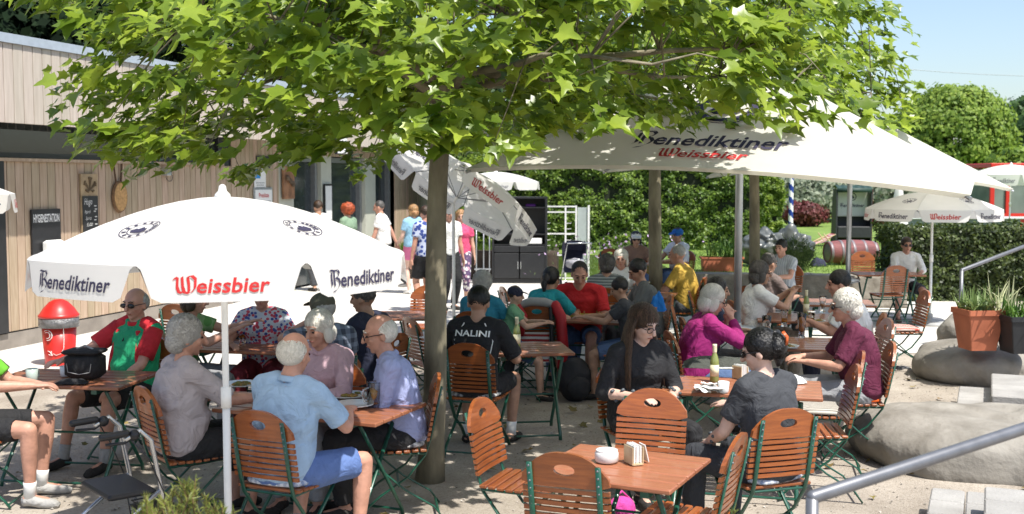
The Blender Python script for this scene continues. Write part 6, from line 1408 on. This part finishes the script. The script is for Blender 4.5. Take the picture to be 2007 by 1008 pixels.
ft(1985, 290, 460, 52, 110, Mt1, 'small pale green tree in front of the dark one at the right edge', n=7000, size=.3)
ft(1770, 262, 460, 68, 150, Mt1, 'green tree half hidden by the plane crown left of the rounded tree', n=9000, size=.45)
ft(1690, 300, 460, 58, 190, Mt2, 'dark green tree behind the silver shrubs', n=8000, size=.45)
ft(1560, 290, 460, 64, 190, Mt2, 'dark tree left of the beach chair far behind the lawn', n=8000, size=.45)
ft(2140, 260, 460, 60, 200, Mt1, 'green tree beyond the right edge of the garden', n=8000, size=.45)
SG = 'shrubs at the back of the lawn'
ft(1580, 338, 440, 44, 150, Mt4, 'silvery pale shrub left of the beach chair', n=8000, size=.20, group=SG, name='shrub')
ft(1760, 340, 440, 45, 170, Mt4, 'silvery pale shrub right of the beach chair', n=9000, size=.20, group=SG, name='shrub')
ft(1668, 345, 440, 46, 120, Mt4, 'silvery pale shrub directly behind the beach chair', n=7000, size=.20, group=SG, name='shrub')
ft(1578, 400, 445, 40, 75, Mt5, 'dark red shrub at the left end of the lawn', n=4500, size=.14, group=SG, name='shrub')
ft(1727, 408, 447, 41, 60, Mt5, 'dark red shrub right of the beach chair', n=3500, size=.14, group=SG, name='shrub')
ft(1870, 390, 450, 46, 130, Mt2, 'dark shrub behind the serving counter', n=5000, size=.18, group=SG, name='shrub')
for px, top, Y, wp, lb in ((-60, -120, 34, 420, 'very dark tree at the top left behind the hut roof'), (150, -160, 38, 380, 'very dark tree behind the left part of the plane crown'), (420, -140, 42, 420, 'dark tree behind the hut above the ticket sign'), (700, -100, 44, 420, 'dark tree behind the plane trunk beyond the hut')):
    p = atY(px, 380, Y); q = atY(px, top, Y); far_tree(lb, p.x, Y, 0, q.z, wp / 2 * Y / F, Mt3, n=12000, size=.34, clumps=110, cs=.22, group='dark trees behind the hut')
ft(960, 170, 400, 36, 330, Mt2, 'mid green tree above the tall hedge behind the cabinet', n=12000, size=.28, group='trees behind the tall hedge')
ft(1180, 120, 400, 40, 330, Mt2, 'mid green tree above the tall hedge behind the big umbrella', n=12000, size=.30, group='trees behind the tall hedge')

# plane trees of the terrace
def plane_tree(label, bx, by, tz, tr, R_, zlo, zhi, nclus, per, leaf, cen=(0, 0), lean=(0, 0), lim=12, dome=0.0, edge=None, size_j=.36, droop=.25, ry=1.0, tilt=0):
    t = thing('plane_tree', label, 'tree', (bx, by, 0), 0, 'plane trees with flat pleached crowns')
    mb = MB(); pts = []; n = 9
    for i in range(n + 1):
        f = i / n; pts.append((lean[0] * f + .012 * math.sin(f * 7), lean[1] * f, tz * f))
    mb.tube(pts, [tr * (1.25 if i == 0 else 1.0) * (1 - .28 * i / n) for i in range(n + 1)], 18); 
    # knots at the old pruning heads
    for k in range(5): a = k * 1.3; mb.ell((lean[0] + math.cos(a) * .05, lean[1] + math.sin(a) * .05, tz - .03), (tr * .75, tr * .75, tr * .7), nz=.3, nf=9)
    mb.v = [tuple(V(v) * 1.0 + V((noise.noise(V((v[0] * 9, v[1] * 9, v[2] * 3))), noise.noise(V((v[0] * 9, v[1] * 9 + 5, v[2] * 3))), 0)) * tr * .10) for v in mb.v]
    mb.build('trunk', M_bark, t, True)
    mb = MB(); top = V((lean[0], lean[1], tz)); C0 = V((cen[0], cen[1], 0)); cl = []
    lims = []
    for i in range(lim):
        a = i * 2 * math.pi / lim + .35 * rnd.uniform(-1, 1); L_ = R_ * rnd.uniform(.75, .95); e = C0 + V((math.cos(a) * L_, math.sin(a) * L_ * ry, zlo + (zhi - zlo) * rnd.uniform(.25, .6)))
        p = [top - V((0, 0, rnd.uniform(0, .15)))]
        for k in range(1, 6): f = k / 5; p.append(top.lerp(e, f) + V((rnd.uniform(-.1, .1), rnd.uniform(-.1, .1), .10 * math.sin(f * 3.1) + rnd.uniform(-.05, .05))) * (R_ / 2.8))
        mb.tube(p, [tr * .42 * (1 - .8 * k / 5) for k in range(6)], 8); lims.append(p)
    for i in range(nclus):
        while True:
            x, y = rnd.uniform(-1, 1), rnd.uniform(-1, 1)
            if x * x + y * y < 1: break
        r = math.sqrt(x * x + y * y); zr = (1 - dome * r * r)
        f = rnd.random()
        z = zlo + droop * (1 - 2 * 0) * 0 + (zhi - zlo) * f * zr - droop * (r ** 3) * (1 - f) * 1.0 + (0 if r > .5 else .12 * (1 - r))
        jr = 1 + .14 * noise.noise(V((x * 4, y * 4, 1))); z += tilt * max(0, x + .1); c = C0 + V((x * R_ * jr, y * R_ * jr * ry, z))
        if edge and not edge(c + V((bx, by, 0))): continue
        cl.append(c)
        if i % 3 == 0:
            q = min((p for L2 in lims for p in L2[1:]), key=lambda w_: (w_ - c).length); m_ = q.lerp(c, .5) + V((0, 0, .06)); mb.tube([q, m_, c], [tr * .09, tr * .06, tr * .025], 5)
    mb.build('limbs', M_bark, t, True)
    P = []; Nr = []; Hd = []; Sz = []
    for c in cl:
        o = V((c.x - cen[0], c.y - cen[1], 0)); o = o.normalized() if o.length > .2 else V((1, 0, 0)); a = math.atan2(o.y, o.x) + rnd.uniform(-1.1, 1.1); tw = V((math.cos(a), math.sin(a), rnd.uniform(-.35, .25)))
        for k in range(per):
            f = k / per; q = c + tw * (f - .4) * .5 * (leaf / .15) + V((rnd.gauss(0, .07), rnd.gauss(0, .07), rnd.gauss(0, .05))) * (leaf / .15); sgn = 1 if k % 2 else -1
            h = V((tw.x - tw.y * sgn * 1.0, tw.y + tw.x * sgn * 1.0, -.35 + rnd.gauss(0, .35))); nn_ = V((rnd.gauss(0, .42), rnd.gauss(0, .42), 1)) + V((o.x, o.y, 0)) * .35 + V((0, -.15, 0))
            P.append(tuple(q)); Nr.append(tuple(nn_)); Hd.append(tuple(h)); Sz.append(leaf * rnd.uniform(1 - size_j, 1 + size_j))
    leafmesh('crown', P, Nr, np.array(Sz), PLANE, PLF, M_leaf, t, heading=Hd); return t
b = at(843, 942, 0); tp = atY(868, 165, b.y)
plane_tree('nearest plane tree whose wide flat crown fills the top of the picture', b.x, b.y, tp.z, .088, 2.78, 2.42, 3.85, 620, 18, .12, cen=(.12, .60), ry=.88, tilt=.34, lean=(tp.x - b.x, 0), lim=12, droop=.22)
b = atY(1283, 600, 14.3); plane_tree('second plane tree behind the yellow shirted man', b.x, 14.3, 3.0, .095, 2.7, 2.55, 4.4, 330, 13, .15, lim=10)
b = atY(1470, 600, 17.2); plane_tree('third plane tree right of the second, in front of the dark rock', b.x + .05, 17.2, 3.3, .09, 2.12, 2.9, 5.5, 420, 13, .16, lim=10, dome=.45)
# ================================================================ foreground conifer shrubs
M_ndl = mat('needle', (.10, .15, .025), .5, .3, 5, trans=.3, isl=.3, col2=(.26, .28, .05)); M_twig = mat('twig', (.12, .08, .03), .8, .2)
def conifer(x, y, h, r, nt, label, up=None):
    t = thing('conifer_shrub', label, 'shrub', (x, y, 0), 0, 'low conifers along the front edge'); tw = MB(); P = []; Nn = []; Hd = []
    mb = MB(); mb.tube([(0, 0, 0), (0, 0, h * .8)], [.04, .02], 8); mb.build('stem', M_twig, t)
    for i in range(nt):
        a = rnd.uniform(0, 6.283); rr = math.sqrt(rnd.random()) * r; z = h * (1 - .45 * (rr / r) ** 2) - rnd.random() ** 1.5 * h * .35; c = V((math.cos(a) * rr, math.sin(a) * rr, z)); d = V((math.cos(a) * .5 * rr / r + rnd.gauss(0, .3), math.sin(a) * .5 * rr / r + rnd.gauss(0, .3), .9)).normalized(); L_ = rnd.uniform(.06, .13)
        tw.tube([c - d * L_, c], [.003, .0015], 4)
        for k in range(26):
            f = k / 26; q = c - d * L_ * (1 - f); e = V((rnd.gauss(0, 1), rnd.gauss(0, 1), rnd.gauss(0, 1))); e = (e - d * e.dot(d)).normalized(); hd = (e * (.9 - .5 * f) + d * .7); P.append(tuple(q)); Hd.append(tuple(hd)); Nn.append((rnd.gauss(0, 1), rnd.gauss(0, 1), rnd.gauss(0, 1)))
    tw.build('twigs', M_twig, t); leafmesh('needles', P, Nn, NP.uniform(.022, .034, len(P)), [(-.06, 0, 0), (.06, 0, 0), (.05, .7, 0), (0, 1, 0)], BLF, M_ndl, t, heading=Hd); return t
def cf(px, py, Y, r, nt, label): p = atY(px, py, Y); return conifer(p.x, Y, p.z, r, nt, label)
cf(350, 935, 3.5, .34, 1000, 'yellow green conifer shrub at the bottom edge left of the parasol pole')
cf(450, 975, 3.6, .10, 110, 'small conifer tips just beside the parasol pole at the bottom edge')
cf(1190, 1000, 3.6, .08, 30, 'tiny conifer tip poking up below the nearest table')
cf(1440, 996, 3.7, .12, 45, 'small conifer tips at the bottom edge below the edge-on chair')
cf(1540, 1002, 3.7, .08, 20, 'tiny conifer tip left of the handrail foot at the bottom edge')
cf(1690, 988, 3.7, .08, 34, 'conifer tip right of the handrail foot at the bottom edge')
cf(1905, 995, 3.7, .07, 26, 'conifer tip in front of the pale steps at the bottom right')
